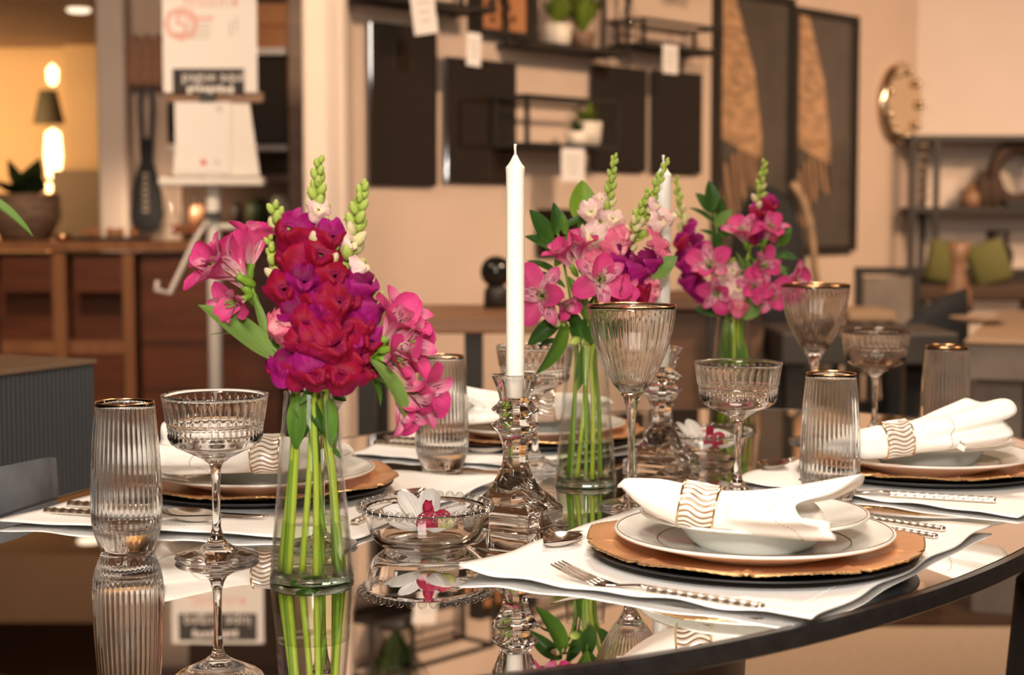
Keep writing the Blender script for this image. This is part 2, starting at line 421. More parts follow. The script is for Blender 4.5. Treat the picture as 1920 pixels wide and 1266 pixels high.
# things on the oblique wall ------------------------------------------------
def wall_thing(name, label, cat, u, z, w=0.0, group=None): return thing(name, label, cat, wall_pt(u, w, z), WA, group)
def px_rect(x0, x1, y0, y1, w=0.0):
    u0, _ = on_wall(x0, 200, w); u1, _ = on_wall(x1, 200, w)
    xm = (x0+x1)/2; return u0, u1, on_wall(xm, y1, w)[1], on_wall(xm, y0, w)[1]
PANELS = [((684, 810, 48, 348), 'tall smoked black glass panel, tallest and leftmost on the wall'),
          ((826, 958, 113, 343), 'smoked black glass panel below the orange picture'),
          ((1101, 1203, 126, 322), 'smoked black glass panel behind the middle wire shelf'),
          ((1215, 1307, 135, 326), 'smoked black glass panel nearest the tall framed photographs'),
          ((1000, 1092, 392, 480), 'small black panel low on the wall behind the green leaves')]
for (x0, x1, y0, y1), lab in PANELS:
    u0, u1, z0, z1 = px_rect(x0, x1, y0, y1)
    p = wall_thing('smoked_mirror', lab.replace('panel', 'mirror panel'), 'mirror', (u0+u1)/2, z0, 0.0, 'smoked glass panels on the wall')
    MB().box((0, -.022, (z1-z0)/2), (u1-u0, .016, z1-z0), 0, .004).build('panel_face', m_smoke, p, False)
    MB().box((0, -.008, (z1-z0)/2), ((u1-u0)*.9, .014, (z1-z0)*.9)).build('backing', m_dgrey, p, False)
# two tall framed photographs
m_arch, nt, b = mat('sepia_building_print')
tc = N(nt, 'ShaderNodeTexCoord'); mp = N(nt, 'ShaderNodeMapping'); mp.inputs['Rotation'].default_value = (0, .5, 0); mp.inputs['Scale'].default_value = (5, 1, 1.6)
wv = N(nt, 'ShaderNodeTexWave'); wv.inputs['Scale'].default_value = 1.3; wv.inputs['Distortion'].default_value = 5; wv.inputs['Detail'].default_value = 3
rp = N(nt, 'ShaderNodeValToRGB'); e = rp.color_ramp.elements
e[0].color = (.055, .034, .022, 1); e[0].position = .25; e[1].color = (.40, .235, .13, 1); e[1].position = .95
q = e.new(.6); q.color = (.17, .115, .08, 1)
nt.links.new(tc.outputs['Object'], mp.inputs[0]); nt.links.new(mp.outputs[0], wv.inputs['Vector']); nt.links.new(wv.outputs['Fac'], rp.inputs[0])
nt.links.new(rp.outputs[0], b.inputs['Base Color']); b.inputs['Roughness'].default_value = .25
m_dkprint = simple('dark_grey_print', (.085, .07, .058), .22, var=.2, scale=5)
m_ltprint = simple('sandstone_print', (.42, .25, .14), .3, var=.45, scale=11, stretch=(1, 1, 3))
for (x0, x1, y0, y1), lab in (((1333, 1477, -14, 476), 'tall framed sepia photograph of a building, its left edge beside the black panels'),
                              ((1478, 1597, 22, 472), 'tall framed sepia photograph of a building, nearest the round mirror')):
    u0, u1, z0, z1 = px_rect(x0, x1, y0, y1); wd, ht = u1-u0, z1-z0
    p = wall_thing('framed_photograph', lab, 'picture', (u0+u1)/2, z0, 0, 'pair of tall building photographs')
    f = MB()
    for c, s in (((-wd/2+.014, -.02, ht/2), (.028, .04, ht)), ((wd/2-.014, -.02, ht/2), (.028, .04, ht)), ((0, -.02, .014), (wd-.05, .04, .028)), ((0, -.02, ht-.014), (wd-.05, .04, .028))): f.box(c, s)
    f.build('frame', m_iron, p, False)
    pr = MB().box((0, -.010, ht/2), (wd-.04, .012, ht-.04)).build('print', m_dkprint, p, False)
    wi, hi = wd-.06, ht-.06; y_ = -.0175
    def poly(pts, nm, m): MB().add([(wi*(a-.5), y_, .03+hi*c) for a, c in pts]+[(wi*(a-.5), -.016, .03+hi*c) for a, c in pts], [tuple(range(len(pts)-1, -1, -1))]).build(nm, m, pr, False)
    poly([(0, 1), (.22, 1), (.50, .72), (.62, .45), (.62, .36), (.30, .40), (0, .44)], 'printed_facade', m_ltprint)
    poly([(0, .30), (.30, .40), (.62, .36), (.64, .22), (.45, .25), (.1, .02), (0, .02)], 'printed_arch', m_arch)
# round mirror seen at an angle
u, z = on_wall(1681, 195)
p = wall_thing('round_mirror', 'round silver-leaf mirror on the wall left of the metal shelving', 'mirror', u, z)
MB().lathe([(0, .0), (.18, .0), (.20, .012), (.21, .03), (.17, .045), (.12, .035), (0, .05)], 32).build('mirror_frame', m_silver, p).rotation_euler = (R(90), 0, 0)
for k in range(9):
    an = 2*PI*k/9; MB().ball((.165*math.cos(an), -.05, .165*math.sin(an)), .022, 10, 6).build('stud', m_silver, p)
# orange picture
u0, u1, _, _ = px_rect(876, 987, 0, 70); z0 = on_wall(930, 72)[1]; z1 = z0+.20
p = wall_thing('orange_picture', 'orange picture with small dark marks in a black frame above the panels', 'picture', (u0+u1)/2, z0)
wd, ht = u1-u0, z1-z0
f = MB()
for c, s in (((-wd/2+.012, -.03, ht/2), (.024, .06, ht)), ((wd/2-.012, -.03, ht/2), (.024, .06, ht)), ((0, -.03, .012), (wd-.04, .06, .024)), ((0, -.03, ht-.012), (wd-.04, .06, .024))): f.box(c, s)
f.build('frame', m_iron, p, False)
m_or = simple('terracotta_print', (.50, .21, .085), .7, var=.1, scale=8)
MB().box((0, -.012, ht/2), (wd-.04, .014, ht-.04)).build('print', m_or, p, False)
for k, (x, zz) in enumerate(((-.09, .24), (-.045, .20), (0, .27), (.02, .17), (.05, .23), (-.06, .13), (.045, .12), (.085, .15))):
    MB().box((x*.8, -.021, zz*.5), (.016, .004, .022), 0).build('dark_mark', m_ink, p, False)
# wire shelves
def wire_shelf(label, x0, x1, ytop, ybot, depth, tags=()):
    u0, u1, z0, z1 = px_rect(x0, x1, ytop, ybot, depth)
    p = wall_thing('wire_shelf', label, 'shelf', (u0+u1)/2, z0, 0, 'black wire wall shelves')
    wd, ht, t = u1-u0, z1-z0, .014
    for sx in (-1, 1):
        for yy in (-.045, -depth):
            MB().box((sx*wd/2, yy, ht/2), (t, t, ht)).build('upright_bar', m_iron, p, False)
        for zz in (0, ht): MB().box((sx*wd/2, -depth/2, zz), (t, depth, t)).build('side_bar', m_iron, p, False)
    for yy in (-.045, -depth):
        for zz in (0, ht): MB().box((0, yy, zz), (wd, t, t)).build('long_bar', m_iron, p, False)
    MB().box((0, -depth/2, .006), (wd-.02, depth, .012)).build('shelf_board', m_iron, p, False)
    return p, u0, u1, z0, z1, depth
S1 = wire_shelf('black wire shelf high over the widest panel', 690, 925, -100, 6, .20)
uq, _ = on_wall(768, 0, .20)
MB().box((uq-(S1[1]+S1[2])/2, -.20, (S1[4]-S1[3])/2), (.014, .014, S1[4]-S1[3])).build('upright_bar', m_iron, S1[0], False)
S2 = wire_shelf('black wire shelf with potted plants near the frame top', 996, 1176, -40, 92, .17)
S3 = wire_shelf('black wire shelf in the middle of the wall holding two white pots', 988, 1160, 186, 276, .20)
S4 = wire_shelf('empty black wire shelf beside the tall framed photographs', 1206, 1350, 45, 92, .18)
def pot_plant(label, px, py, w, r, h, rp, m_p, gm, seed, tall=1.0):
    u, z = on_wall(px, py, w); p = thing('potted_plant', label, 'plant', wall_pt(u, w, z), WA, 'small potted plants on the wall shelves')
    MB().lathe([(0, 0), (r*.85, 0), (r, h), (r*.88, h), (r*.8, h*.85), (0, h*.85)], 20).build('pot', m_p, p)
    rnd = random.Random(seed); f = MB()
    for k in range(46):
        an = rnd.uniform(0, 2*PI); el = rnd.uniform(.75 if tall > 1 else .5, 1.5); L = rp*rnd.uniform(.6, 1.0)
        d = Vector((math.cos(an)*math.cos(el), math.sin(an)*math.cos(el), math.sin(el)*tall)); sd = d.cross(Vector((0, 0, 1))).normalized()*L*.16
        b0 = Vector((0, 0, h*.86)); f.add([b0, b0+d*L*.5+sd, b0+d*L, b0+d*L*.5-sd], [(0, 1, 2, 3)])
    f.build('foliage', gm, p); return p
zs2 = S2[3]
pot_plant('white pot with a green plant, left on the top wire shelf', 1046, 88, .10, .055, .085, .12, m_pot, m_green, 1, 1.4)
pot_plant('bushy bright green plant in a low pot on the top wire shelf', 1092, 90, .10, .05, .06, .16, m_potb, m_green, 2, 1.5)
pot_plant('low white pot with a small green plant on the middle wire shelf', 1082, 272, .15, .048, .05, .06, m_pot, m_dkgreen, 3)
pot_plant('taller white pot with yellow-green plant on the middle wire shelf', 1103, 272, .06, .055, .09, .10, m_pot, m_green, 4)
pot_plant('spiky dark plant standing on the high wire shelf', 735, 4, .12, .06, .06, .20, m_iron, m_dkgreen, 5, 1.6)
pot_plant('trailing dark green plant at the top edge above the photographs', 1300, -10, .12, .05, .05, .10, m_iron, m_green, 6)
u, z = on_wall(1178, 84, .1); p = thing('glass_bottle', 'clear glass bottle on the top wire shelf', 'bottle', wall_pt(u, .1, z), WA)
MB().lathe([(0, 0), (.04, .002), (.04, .10), (.015, .15), (.015, .2), (.012, .2), (.012, .15), (.036, .1), (.036, .006), (0, .006)], 20).build('body', m_glass, p)
MB().lathe([(0, .195), (.02, .196), (.02, .22), (0, .221)], 14).build('stopper', m_steel, p)
# price tags
for (x0, x1, y0, y1, lab, tilt) in ((768, 812, -20, 64, 'tilted white price tag hanging in front of the widest panel', -.18), (876, 902, 62, 124, 'small white price tag hanging below the orange picture', .03),
        (1242, 1270, 84, 138, 'white price tag under the empty wire shelf', 0), (1053, 1096, 278, 341, 'square white price tag below the shelf with two pots', 0), (690, 702, 340, 420, 'narrow strap-like tag at the lower corner of the widest panel', 0)):
    u0, u1, z0, z1 = px_rect(x0, x1, y0, y1, .21)
    p = wall_thing('price_tag', lab, 'tag', (u0+u1)/2, z1, .21 if x0 != 690 else .034, 'price tags on the wall display')
    mm = m_paper if x0 != 690 else m_brownf
    q = MB().box((0, 0, -(z1-z0)/2), (u1-u0, .003, z1-z0)).build('card', mm, p, False)
    if x0 != 690:
        for k in range(3): MB().box((0, -.002, -(z1-z0)*(.3+.2*k)), ((u1-u0)*(.6-.1*k), .001, .008)).build('print_line', m_greyp, q, False)
    MB().tube([(0, 0, 0), (.004, .01, .05)], .0015, 5).build('string', m_iron, p)
    p.rotation_euler = (0, tilt, WA)

# back wall: metal shelving -------------------------------------------------
D2 = cor.y-.30
def shelf_unit():
    x0 = W(1711, 300, D2).x; x1 = x0+1.6; zt = W(1800, 259, D2).z
    p = thing('metal_shelving', 'tall black metal shelving unit against the back wall', 'shelving', (x0, D2, 0))
    for x in (0, .12, 1.6):
        for y in (0, .26): MB().box((x, y, zt/2), (.026, .026, zt)).build('post', m_iron, p, False)
    for zz in (zt, W(1800, 394, D2).z, W(1800, 512, D2).z, .3):
        MB().box((.8, .13, zz), (1.62, .29, .028)).build('shelf_board', m_iron, p, False)
    return zt
shelf_unit()
zA = W(1800, 394, D2).z+.014; zB = W(1800, 512, D2).z+.014
def lath_thing(name, label, cat, prof, m, loc, group=None, n=24):
    o = MB().lathe(prof, n).build(name, m); o.location = loc; return tag(o, label, cat, group)
for px, r, h, lab in ((1822, .05, .07, 'small brown pot with a sprig on the upper metal shelf'), (1843, .045, .13, 'dark slim canister on the upper metal shelf'), (1864, .045, .13, 'dark canister beside the round sculpture')):
    x = W(px, 300, D2+.1).x
    lath_thing('canister', lab, 'canister', [(0, 0), (r, .002), (r*1.05, h*.5), (r, h), (r*.5, h+.02), (r*.4, h+.05), (0, h+.05)], m_brownf if px > 1830 else m_oak, (x, D2+.1, zA), 'dark canisters on the metal shelf')
x = W(1908, 300, D2+.1).x
p = thing('ring_sculpture', 'dark bronze ring sculpture at the right end of the upper metal shelf', 'sculpture', (x, D2+.1, zA))
MB().tube([(.12*math.cos(a), 0, .17+.14*math.sin(a)) for a in [2*PI*k/28 for k in range(29)]], .035, 10).build('ring', m_brownf, p)
MB().box((0, 0, .02), (.14, .1, .04), 0, .006).build('base', m_iron, p, False)
x = W(1874, 300, D2+.1).x
lath_thing('black_jar', 'black jar on the lower metal shelf', 'jar', [(0, 0), (.07, .003), (.08, .08), (.05, .14), (.06, .2), (0, .2)], m_iron, (x, D2+.1, zB))
p = thing('crystal_strand', 'hanging strand of bright crystal drops beside the shelving post', 'ornament', (W(1733, 300, D2-.05).x, D2-.05, W(1733, 262, D2).z))
MB().tube([(0, 0, 0), (0, 0, -.30)], .002, 5).build('wire', m_steel, p)
for k in range(6): MB().ball((0, 0, -.03-.05*k), .022, 8, 5).build('crystal_drop', m_silver, p, False)

# tables and seats between the wall and the dining table -----------------------
def slab_table(name, label, x0, x1, y0, y1, top, th, mt, ml, legs, lw=.09, group=None):
    p = thing(name, label, 'table', ((x0+x1)/2, (y0+y1)/2, 0), 0, group)
    MB().box((0, 0, top-th/2), (x1-x0, y1-y0, th), 0, .006).build('tabletop', mt, p, False)
    for lx, ly, wx, wy in legs: MB().box((lx, ly, (top-th)/2), (wx, wy, top-th)).build('leg', ml, p, False)
    return p
p = slab_table('dining_table', 'long tan table with grey slab edge and concrete legs at the right', 1.21, 2.9, 3.9, 5.3, .75, .014, m_tan, m_conc, ())
q = Matrix.Rotation(R(-20), 3, 'Z') @ Vector((.845, .70, 0)); p.location = (W(1806, 640, 4.38).x+q.x, 4.38+q.y, 0); p.rotation_euler = (0, 0, R(-20))
MB().box((0, 0, .690), (1.67, 1.38, .09)).build('apron', m_conc, p, False)
for lx in (-.755, .7):
    for ly in (-.55, .55): MB().box((lx, ly, .322), (.12, .14, .645)).build('leg', m_conc, p, False)
p = slab_table('slate_table', 'dark slate-topped table left of the long tan table', W(1462, 640, 4.6).x, W(1795, 640, 4.6).x, 4.58, 4.98, .752, .09, m_slate, m_iron, ((-.2, -.14, .05, .05), (.2, -.14, .05, .05), (-.2, .14, .05, .05), (.2, .14, .05, .05)))
a = W(1575, 580, 5.9); b = W(1664, 580, 5.9)
p = slab_table('side_table', 'small tan side table behind the far wine glass', a.x, b.x, 5.75, 6.1, a.z, .035, m_tan, m_iron, ((-.07, -.12, .03, .03), (.07, -.12, .03, .03), (-.07, .12, .03, .03), (.07, .12, .03, .03)))
def shell_chair(label, loc, rz, m, top=.80, w=.29, group=None, legm=None):
    p = thing('tub_chair', label, 'chair', loc, rz, group)
    def sh(off):
        def fn(u, v):
            an = PI*(u-.5)*1.25; rr = w-off; zt = top-.20*abs(2*u-1)**2.6
            return (rr*math.sin(an), -rr*math.cos(an)*.95+.02*v, .40+(zt-off*.3-.40)*v)
        return fn
    b = MB(); nu, nv = 22, 8
    b.grid(sh(0), nu, nv); b.grid(sh(.045), nu, nv)
    k = (nu+1)*(nv+1)
    for i in range(nu): b.f.append((nv*(nu+1)+i, nv*(nu+1)+i+1, k+nv*(nu+1)+i+1, k+nv*(nu+1)+i)); b.mi.append(0)
    for jv in range(nv):
        for c in (0, nu): b.f.append((jv*(nu+1)+c, (jv+1)*(nu+1)+c, k+(jv+1)*(nu+1)+c, k+jv*(nu+1)+c)); b.mi.append(0)
    b.build('backrest', m, p)
    MB().lathe([(0, .38), (w*.9, .38), (w*.94, .42), (w*.88, .46), (0, .47)], 28).build('seat', m, p)
    for sx in (-1, 1):
        for sy in (-1, 1): MB().tube([(sx*.14, sy*.14, .39), (sx*.2, sy*.2, 0)], [.016, .011], 8).build('leg', legm or m_iron, p)
    return p
c = W(1716, 600, 5.35)
shell_chair('dark rounded chair between the slate table and the long tan table', (c.x, 5.38, 0), R(72), m_navy, .84, .20)
# open-framed chair and two cushions on a low bench before the shelving
c = W(1676, 560, 6.7); p = thing('framed_chair', 'black open-framed chair with grey back in front of the metal shelving', 'chair', (c.x, 6.7, 0)); zt = W(1676, 503, 6.7).z
for sx in (-1, 1):
    for sy in (-1, 1): MB().box((sx*.12, sy*.12, zt/2 if sy > 0 else .22), (.03, .03, zt if sy > 0 else .44)).build('leg', m_iron, p, False)
MB().box((0, .12, zt-.015), (.27, .035, .03)).build('top_rail', m_iron, p, False)
MB().box((0, .12, (zt+.44)/2-.01), (.20, .02, zt-.50)).build('backrest', m_conc, p, False)
MB().box((0, 0, .45), (.27, .27, .035), 0, .01).build('seat', m_iron, p, False)
bz = W(1830, 536, 7.2).z
p = thing('low_bench', 'dark low bench holding two olive cushions before the shelving', 'bench', (W(1830, 540, 7.2).x, 7.25, 0))
MB().box((0, 0, bz-.03), (.62, .36, .06), 0, .01).build('seat', m_brownf, p, False)
for sx in (-1, 1): MB().box((sx*.27, 0, (bz-.06)/2), (.04, .30, bz-.06)).build('leg', m_iron, p, False)
for px, lab, rt in ((1868, 'olive green cushion leaning on the low bench, right of the wooden vase', -.30), (1768, 'olive green cushion leaning on the low bench, left of the wooden vase', .18)):
    o = MB().box((0, 0, .10), (.17, .06, .19), 0, .018).build('olive_cushion', m_olive); o.location = (W(px, 500, 7.25).x, 7.25, bz+.002); o.rotation_euler = (-.15, rt, 0); tag(o, lab, 'cushion', 'olive cushions on the bench')
x = W(1797, 500, 5.6).x
lath_thing('hourglass_vase', 'waisted wooden vase on the long tan table', 'vase', [(0, 0), (.05, 0), (.046, .06), (.024, .13), (.026, .18), (.040, .235), (.034, .235), (0, .12)], m_oak, (x, 5.6, .75))
x = W(1835, 590, 5.0).x
lath_thing('shallow_dish', 'shallow pale dish on the long tan table', 'dish', [(0, 0), (.05, .002), (.09, .02), (.086, .02), (.05, .006), (0, .005)], m_tan, (x, 5.0, .75))
def spline0(p): return [Vector(p[0]).lerp(Vector(p[0]), 0)]+[Vector(a).lerp(Vector(b), t) for a, b in zip(p, p[1:]) for t in (.5, 1)]
# dark lounge chair with a curved pale shell in front of the photographs
c = W(1492, 420, 6.5); c.x -= .06; p = thing('lounge_chair', 'black high-backed lounge chair with curved pale wooden edge', 'chair', (c.x, 6.5, 0), R(25))
def lf(sc_, y): return lambda u, v: (sc_*.20*math.sin(PI*(u-.5)*1.1)*(1-.35*v*v), y-.10*math.cos(PI*(u-.5)), .45+.66*v*sc_)
ze = W(1480, 348, 6.5).z
MB().ball((-.06, 0, ze-.36), .36, 24, 16, (.42, .28, 1.0)).build('backrest', m_navy, p)
MB().tube(spline0([(-.01, -.09, ze+.01), (.03, -.10, ze-.05), (.06, -.11, ze-.14), (.075, -.11, ze-.23), (.095, -.10, ze-.33), (.13, -.08, ze-.45), (.16, -.04, .44)]), .0155, 8).build('wood_edge', m_tan, p)
MB().lathe([(0, .38), (.24, .38), (.26, .42), (.22, .47), (0, .48)], 24).build('seat', m_navy, p)
for sx in (-1, 1):
    for sy in (-1, 1): MB().tube([(sx*.14, sy*.14, .39), (sx*.2, sy*.2, 0)], .014, 8).build('leg', m_oak, p)
# dark cabinet in the middle and brown desk on the left
x0 = W(1255, 600, 4.75).x; x1 = W(1440, 600, 4.75).x
p = thing('low_sideboard', 'low brown sideboard with dark gap behind the farthest vase', 'cabinet', ((x0+x1)/2, 5.0, 0))
zt = W(1300, 560, 4.75).z; wd = x1-x0
MB().box((0, 0, zt-.015), (wd+.04, .5, .03)).build('top_board', m_dkwood, p, False)
for sx, ww in ((-1, .16), (.35, .10)): MB().box((sx*(wd/2-ww/2)+(.0 if sx < 0 else .05), -.18, (zt-.03)/2), (ww, .03, zt-.05)).build('door', m_dkwood, p, False)
MB().box((0, .02, (zt-.03)/2), (wd, .4, zt-.03)).build('body', m_brownf, p, False)
MB().box((-.02, -.22, zt*.55), (.02, .02, zt)).build('post', m_iron, p, False)
x0 = W(672, 600, 4.5).x; x1 = W(1010, 600, 4.5).x
p = slab_table('console_table', 'brown wooden console table with dark legs behind the ribbed tumbler', x0, x1, 4.42, 4.95, W(800, 588, 4.5).z, .05, m_oak, m_iron, ((-.22, -.22, .05, .05), (.07, -.22, .05, .05), (-.22, .22, .05, .05), (.26, .22, .05, .05)))
m_taupe = simple('taupe_upholstery', (.19, .145, .12), .9)
p = thing('taupe_stool', 'taupe upholstered stool under the brown console table', 'stool', (W(800, 700, 4.7).x+.02, 4.70, 0))
MB().box((0, 0, .42), (.22, .36, .14), 0, .03).build('seat', m_taupe, p)
MB().box((0, 0, .19), (.20, .32, .34), 0, .01).build('body', m_taupe, p, False)
c = W(930, 574, 4.75)
p = thing('globe_sculpture', 'black globe on a round foot standing on the brown console table', 'sculpture', (c.x, 4.75, W(800, 588, 4.5).z))
MB().ball((0, 0, .105), .046, 24, 14).build('globe', simple('black_gloss', (.01, .009, .008), .08), p)
MB().lathe([(0, 0), (.036, .001), (.034, .05), (.026, .064), (0, .064)], 24).build('foot', m_iron, p)
# fluted cabinet at the left edge
ca = math.atan2(.88, .47)
P0 = W(184, 673, 2.85); zt = P0.z; P0.z = 0; dF = Vector((-.10, -.215, 0)).normalized(); dB = Vector((-.215, .10, 0)).normalized()
L1, L2 = 1.0, .55
ctr = P0+dF*(L1/2)+dB*(L2/2); rz = math.atan2(dF.y, dF.x)
p = thing('fluted_cabinet', 'charcoal fluted cabinet with tan top at the left edge', 'cabinet', (ctr.x, ctr.y, 0), rz)
sg = 1 if (-dB).dot(Vector((-math.sin(rz), math.cos(rz), 0))) > 0 else -1
MB().box((0, -.008*sg, zt/2-.01), (L1, L2-.016, zt-.02)).build('body', m_iron, p, False)
MB().box((0, 0, zt-.004), (L1-.002, L2-.004, .008), 0, .001).build('top_board', m_dtan, p, False)
fl = MB(); n = 92
for k in range(n):
    x = -L1/2+L1*(k+.5)/n; rr = L1/n*.40
    ring = [[(x+rr*math.cos(t), sg*(L2/2-.0155+rr*2.0*math.sin(t)), zz) for t in [PI*m/5 for m in range(6)]] for zz in (.01, zt-.0085)]
    fl.loft(ring, False, False)
tag(fl.build('fluted_front', m_dgrey, p), None, None, None, 'stuff')
shell_chair('grey velvet tub chair at the left side of the dining table', (-.80, 1.99, 0), R(62), m_velvet, .795, .26)
shell_chair('black tub chair tucked under the right side of the dining table', (1.0, 1.93, 0), R(-80), m_navy, .63, .42)

# counter, easel and what stands around them -----------------------------------
DC = 7.0
x0 = W(-60, 460, DC).x; xm = W(247, 460, DC).x; x1 = W(525, 460, DC).x; zc = W(200, 470, DC).z
p = thing('wooden_counter', 'long mahogany counter with open bays behind the easel', 'counter', (xm, DC, 0))
def cb(px0, px1, py0, py1, y, th, nm, m):
    a = W(px0, py0, DC); b = W(px1, py1, DC)
    MB().box(((a.x+b.x)/2-xm, y, (a.z+b.z)/2), (b.x-a.x, th, a.z-b.z)).build(nm, m, p, False)
MB().box(((x0+x1)/2-xm, .10, zc+.02), (x1-x0+.06, .32, .04), 0, .004).build('counter_top', m_mahl, p, False)
cb(-60, 525, 475, 1020, .235, .03, 'back_panel', m_mah)
for a_, b_ in ((-20, 0), (100, 136), (232, 262)): cb(a_, b_, 472, 1010, .0, .06, 'post', m_mahl)
cb(262, 525, 472, 1010, .05, .05, 'front_panel', m_mah)
cb(0, 100, 478, 548, .03, .04, 'drawer_front', m_mah); cb(136, 232, 478, 548, .03, .04, 'drawer_front', m_mah)
cb(0, 232, 640, 665, .12, .20, 'shelf_board', m_mahl); cb(0, 232, 665, 1010, .06, .04, 'lower_panel', m_mah)
for k in range(3): cb(262, 525, 640+90*k, 643+90*k, .02, .012, 'panel_seam', m_brownf)
ztop = zc+.04
# plant in a woven pot, carafes, small things on the counter
p = thing('potted_plant', 'leafy dark plant in a wide woven pot on the counter', 'plant', (W(48, 450, 7.09).x, 7.09, ztop))
MB().lathe([(0, 0), (.10, 0), (.15, .10), (.145, .20), (.125, .20), (.12, .17), (0, .17)], 28).build('pot', m_potb, p)
rnd = random.Random(4)
for k in range(16):
    an = rnd.uniform(0, 2*PI); L = rnd.uniform(.15, .25); el = rnd.uniform(.45, 1.35)
    d = Vector((math.cos(an)*math.cos(el), math.sin(an)*math.cos(el), math.sin(el))); sd = d.cross(Vector((0, 0, 1))).normalized()
    def lfn(u, v, d=d, sd=sd, L=L): 
        return Vector((0, 0, .18))+d*L*v+sd*(u-.5)*.13*math.sin(PI*min(1, v**.8+.02))+Vector((0, 0, -.04*v*v))
    MB().grid(lfn, 4, 6).build('leaf', m_dkgreen, p)
for px, lab, s in ((322, 'clear glass carafe on the counter beside the dark bag', 1.0), (366, 'clear glass carafe on the counter behind the easel leg', .9)):
    o = MB().lathe([(0, 0), (.085, .003), (.088, .02), (.03, .15), (.022, .20), (.03, .23), (.027, .23), (.019, .20), (.027, .15), (.082, .022), (0, .012)], 28).build('glass_carafe', m_vase)
    o.location = (W(px, 440, 7.07).x, 7.07, ztop); o.scale = (s*.72, s*.72, s); tag(o, lab, 'carafe', 'glass carafes on the counter')
p = thing('serving_tray', 'dark tray with small orange fruit shapes on the counter', 'tray', (W(205, 445, 7.08).x, 7.08, ztop))
MB().box((0, 0, .008), (.32, .16, .016), 0, .003).build('tray', m_iron, p, False)
for k in range(5): MB().ball((-.1+.05*k, .02*(-1)**k, .034), .022, 10, 6).build('orange_ball', m_or, p)
lath_thing('brass_bowl', 'small shiny brass bowl on the counter edge', 'bowl', [(0, 0), (.03, .002), (.045, .03), (.04, .03), (.026, .008), (0, .007)], m_gold, (W(118, 452, 7.0).x, 7.0, ztop))
# niche shelf unit behind the easel
ND = 7.6; x0 = W(328, 200, ND).x; x1 = W(545, 200, ND).x
p = thing('niche_bookcase', 'tall dark wooden bookcase behind the easel', 'bookcase', ((x0+x1)/2, ND, 0)); wd = x1-x0; xc = (x0+x1)/2
MB().box((0, .13, 1.3), (wd, .02, 2.6)).build('back_board', m_brownf, p, False)
pa = W(541, 200, 7.35).x; pb = W(583, 200, 7.35).x
MB().box(((pa+pb)/2-xc, -.22, 1.3), (pb-pa, .13, 2.6), 0, .008).build('side_post', m_oak, p, False)
for py, m_, th in ((98, m_white, .03), (278, m_white, .025), (335, m_mah, .03), (430, m_mah, .04)):
    MB().box((0, -.02, W(430, py, ND-.1).z), (wd, .28, th)).build('shelf_board', m_, p, False)
MB().box((0, .115, (W(430, 105, ND).z+W(430, 30, ND).z)/2), (wd, .01, .2)).build('pale_panel', m_wall2, p, False)
p = thing('dark_screen', 'large dark screen inside the bookcase behind the easel', 'screen', (W(434, 200, ND-.06).x, ND-.06, W(434, 276, ND-.06).z+.016))
MB().box((0, 0, .215), (.58, .03, .43), 0, .006).build('screen_panel', m_smoke, p, False)
MB().box((0, 0, .005), (.2, .08, .01)).build('foot', m_iron, p, False)
x = W(515, 20, ND).x
for k in range(2):
    o = MB().box((0, 0, .05), (.16, .14, .10), 0, .006).build('orange_box', m_or, None, False); o.location = (x-.0, ND-.05, W(430, 98, ND-.1).z+.015+.1015*k)
    tag(o, ['lower orange box on the white shelf of the bookcase', 'upper orange box stacked on the white bookcase shelf'][k], 'box', 'orange boxes in the bookcase')
for px, h, r, m_, lab in ((446, .10, .025, m_iron, 'slim dark bottle on the lower bookcase shelf'), (484, .12, .05, m_dkgreen, 'round dark green pot on the lower bookcase shelf'), (524, .13, .04, m_pot, 'pale jar at the right end of the lower bookcase shelf'),
        (372, .09, .04, m_oak, 'brown jar on the lower bookcase shelf, left end')):
    lath_thing('shelf_jar', lab, 'jar', [(0, 0), (r, .002), (r, h*.7), (r*.6, h), (0, h)], m_, (W(px, 420, ND-.05).x, ND-.05, W(430, 430, ND-.1).z+.02), 'jars on the lower bookcase shelf')
# hanging cloth and bag
p = thing('pleated_hanging', 'rose-brown pleated cloth hanging high on the left wall', 'hanging', (W(277, 160, 7.8).x, 7.80, W(277, 165, 7.8).z))
for k in range(3):
    MB().lathe([(0, 0), (.045, .01), (.055, .04), (.05, .09), (.04, .14), (.05, .17), (.02, .24), (0, .25)], 14).build('pleat', m_pinkcloth, p).location = ((k-1)*.055, 0, 0)
c = W(277, 435, 7.78)
p = thing('black_bag', 'black bottle-shaped fabric bag hanging by its strap', 'bag', (c.x, 7.78, c.z))
MB().lathe([(0, 0), (.06, .004), (.078, .07), (.07, .18), (.045, .29), (.028, .33), (.034, .43), (0, .44)], 20).build('bag_body', m_navy, p).scale = (1, .4, 1)
for s in (-1, 1): MB().tube([(s*.02, 0, .42), (s*.03, 0, .6), (s*.008, 0, .78)], .012, 6).build('strap', m_velvet, p)
m_letter = simple('grey_lettering', (.30, .25, .20), .8)
for k in range(7): MB().box((0, -.034, .10+.028*k), (.03-.002*(k % 3), .003, .012)).build('faded_letter', m_letter, p, False)
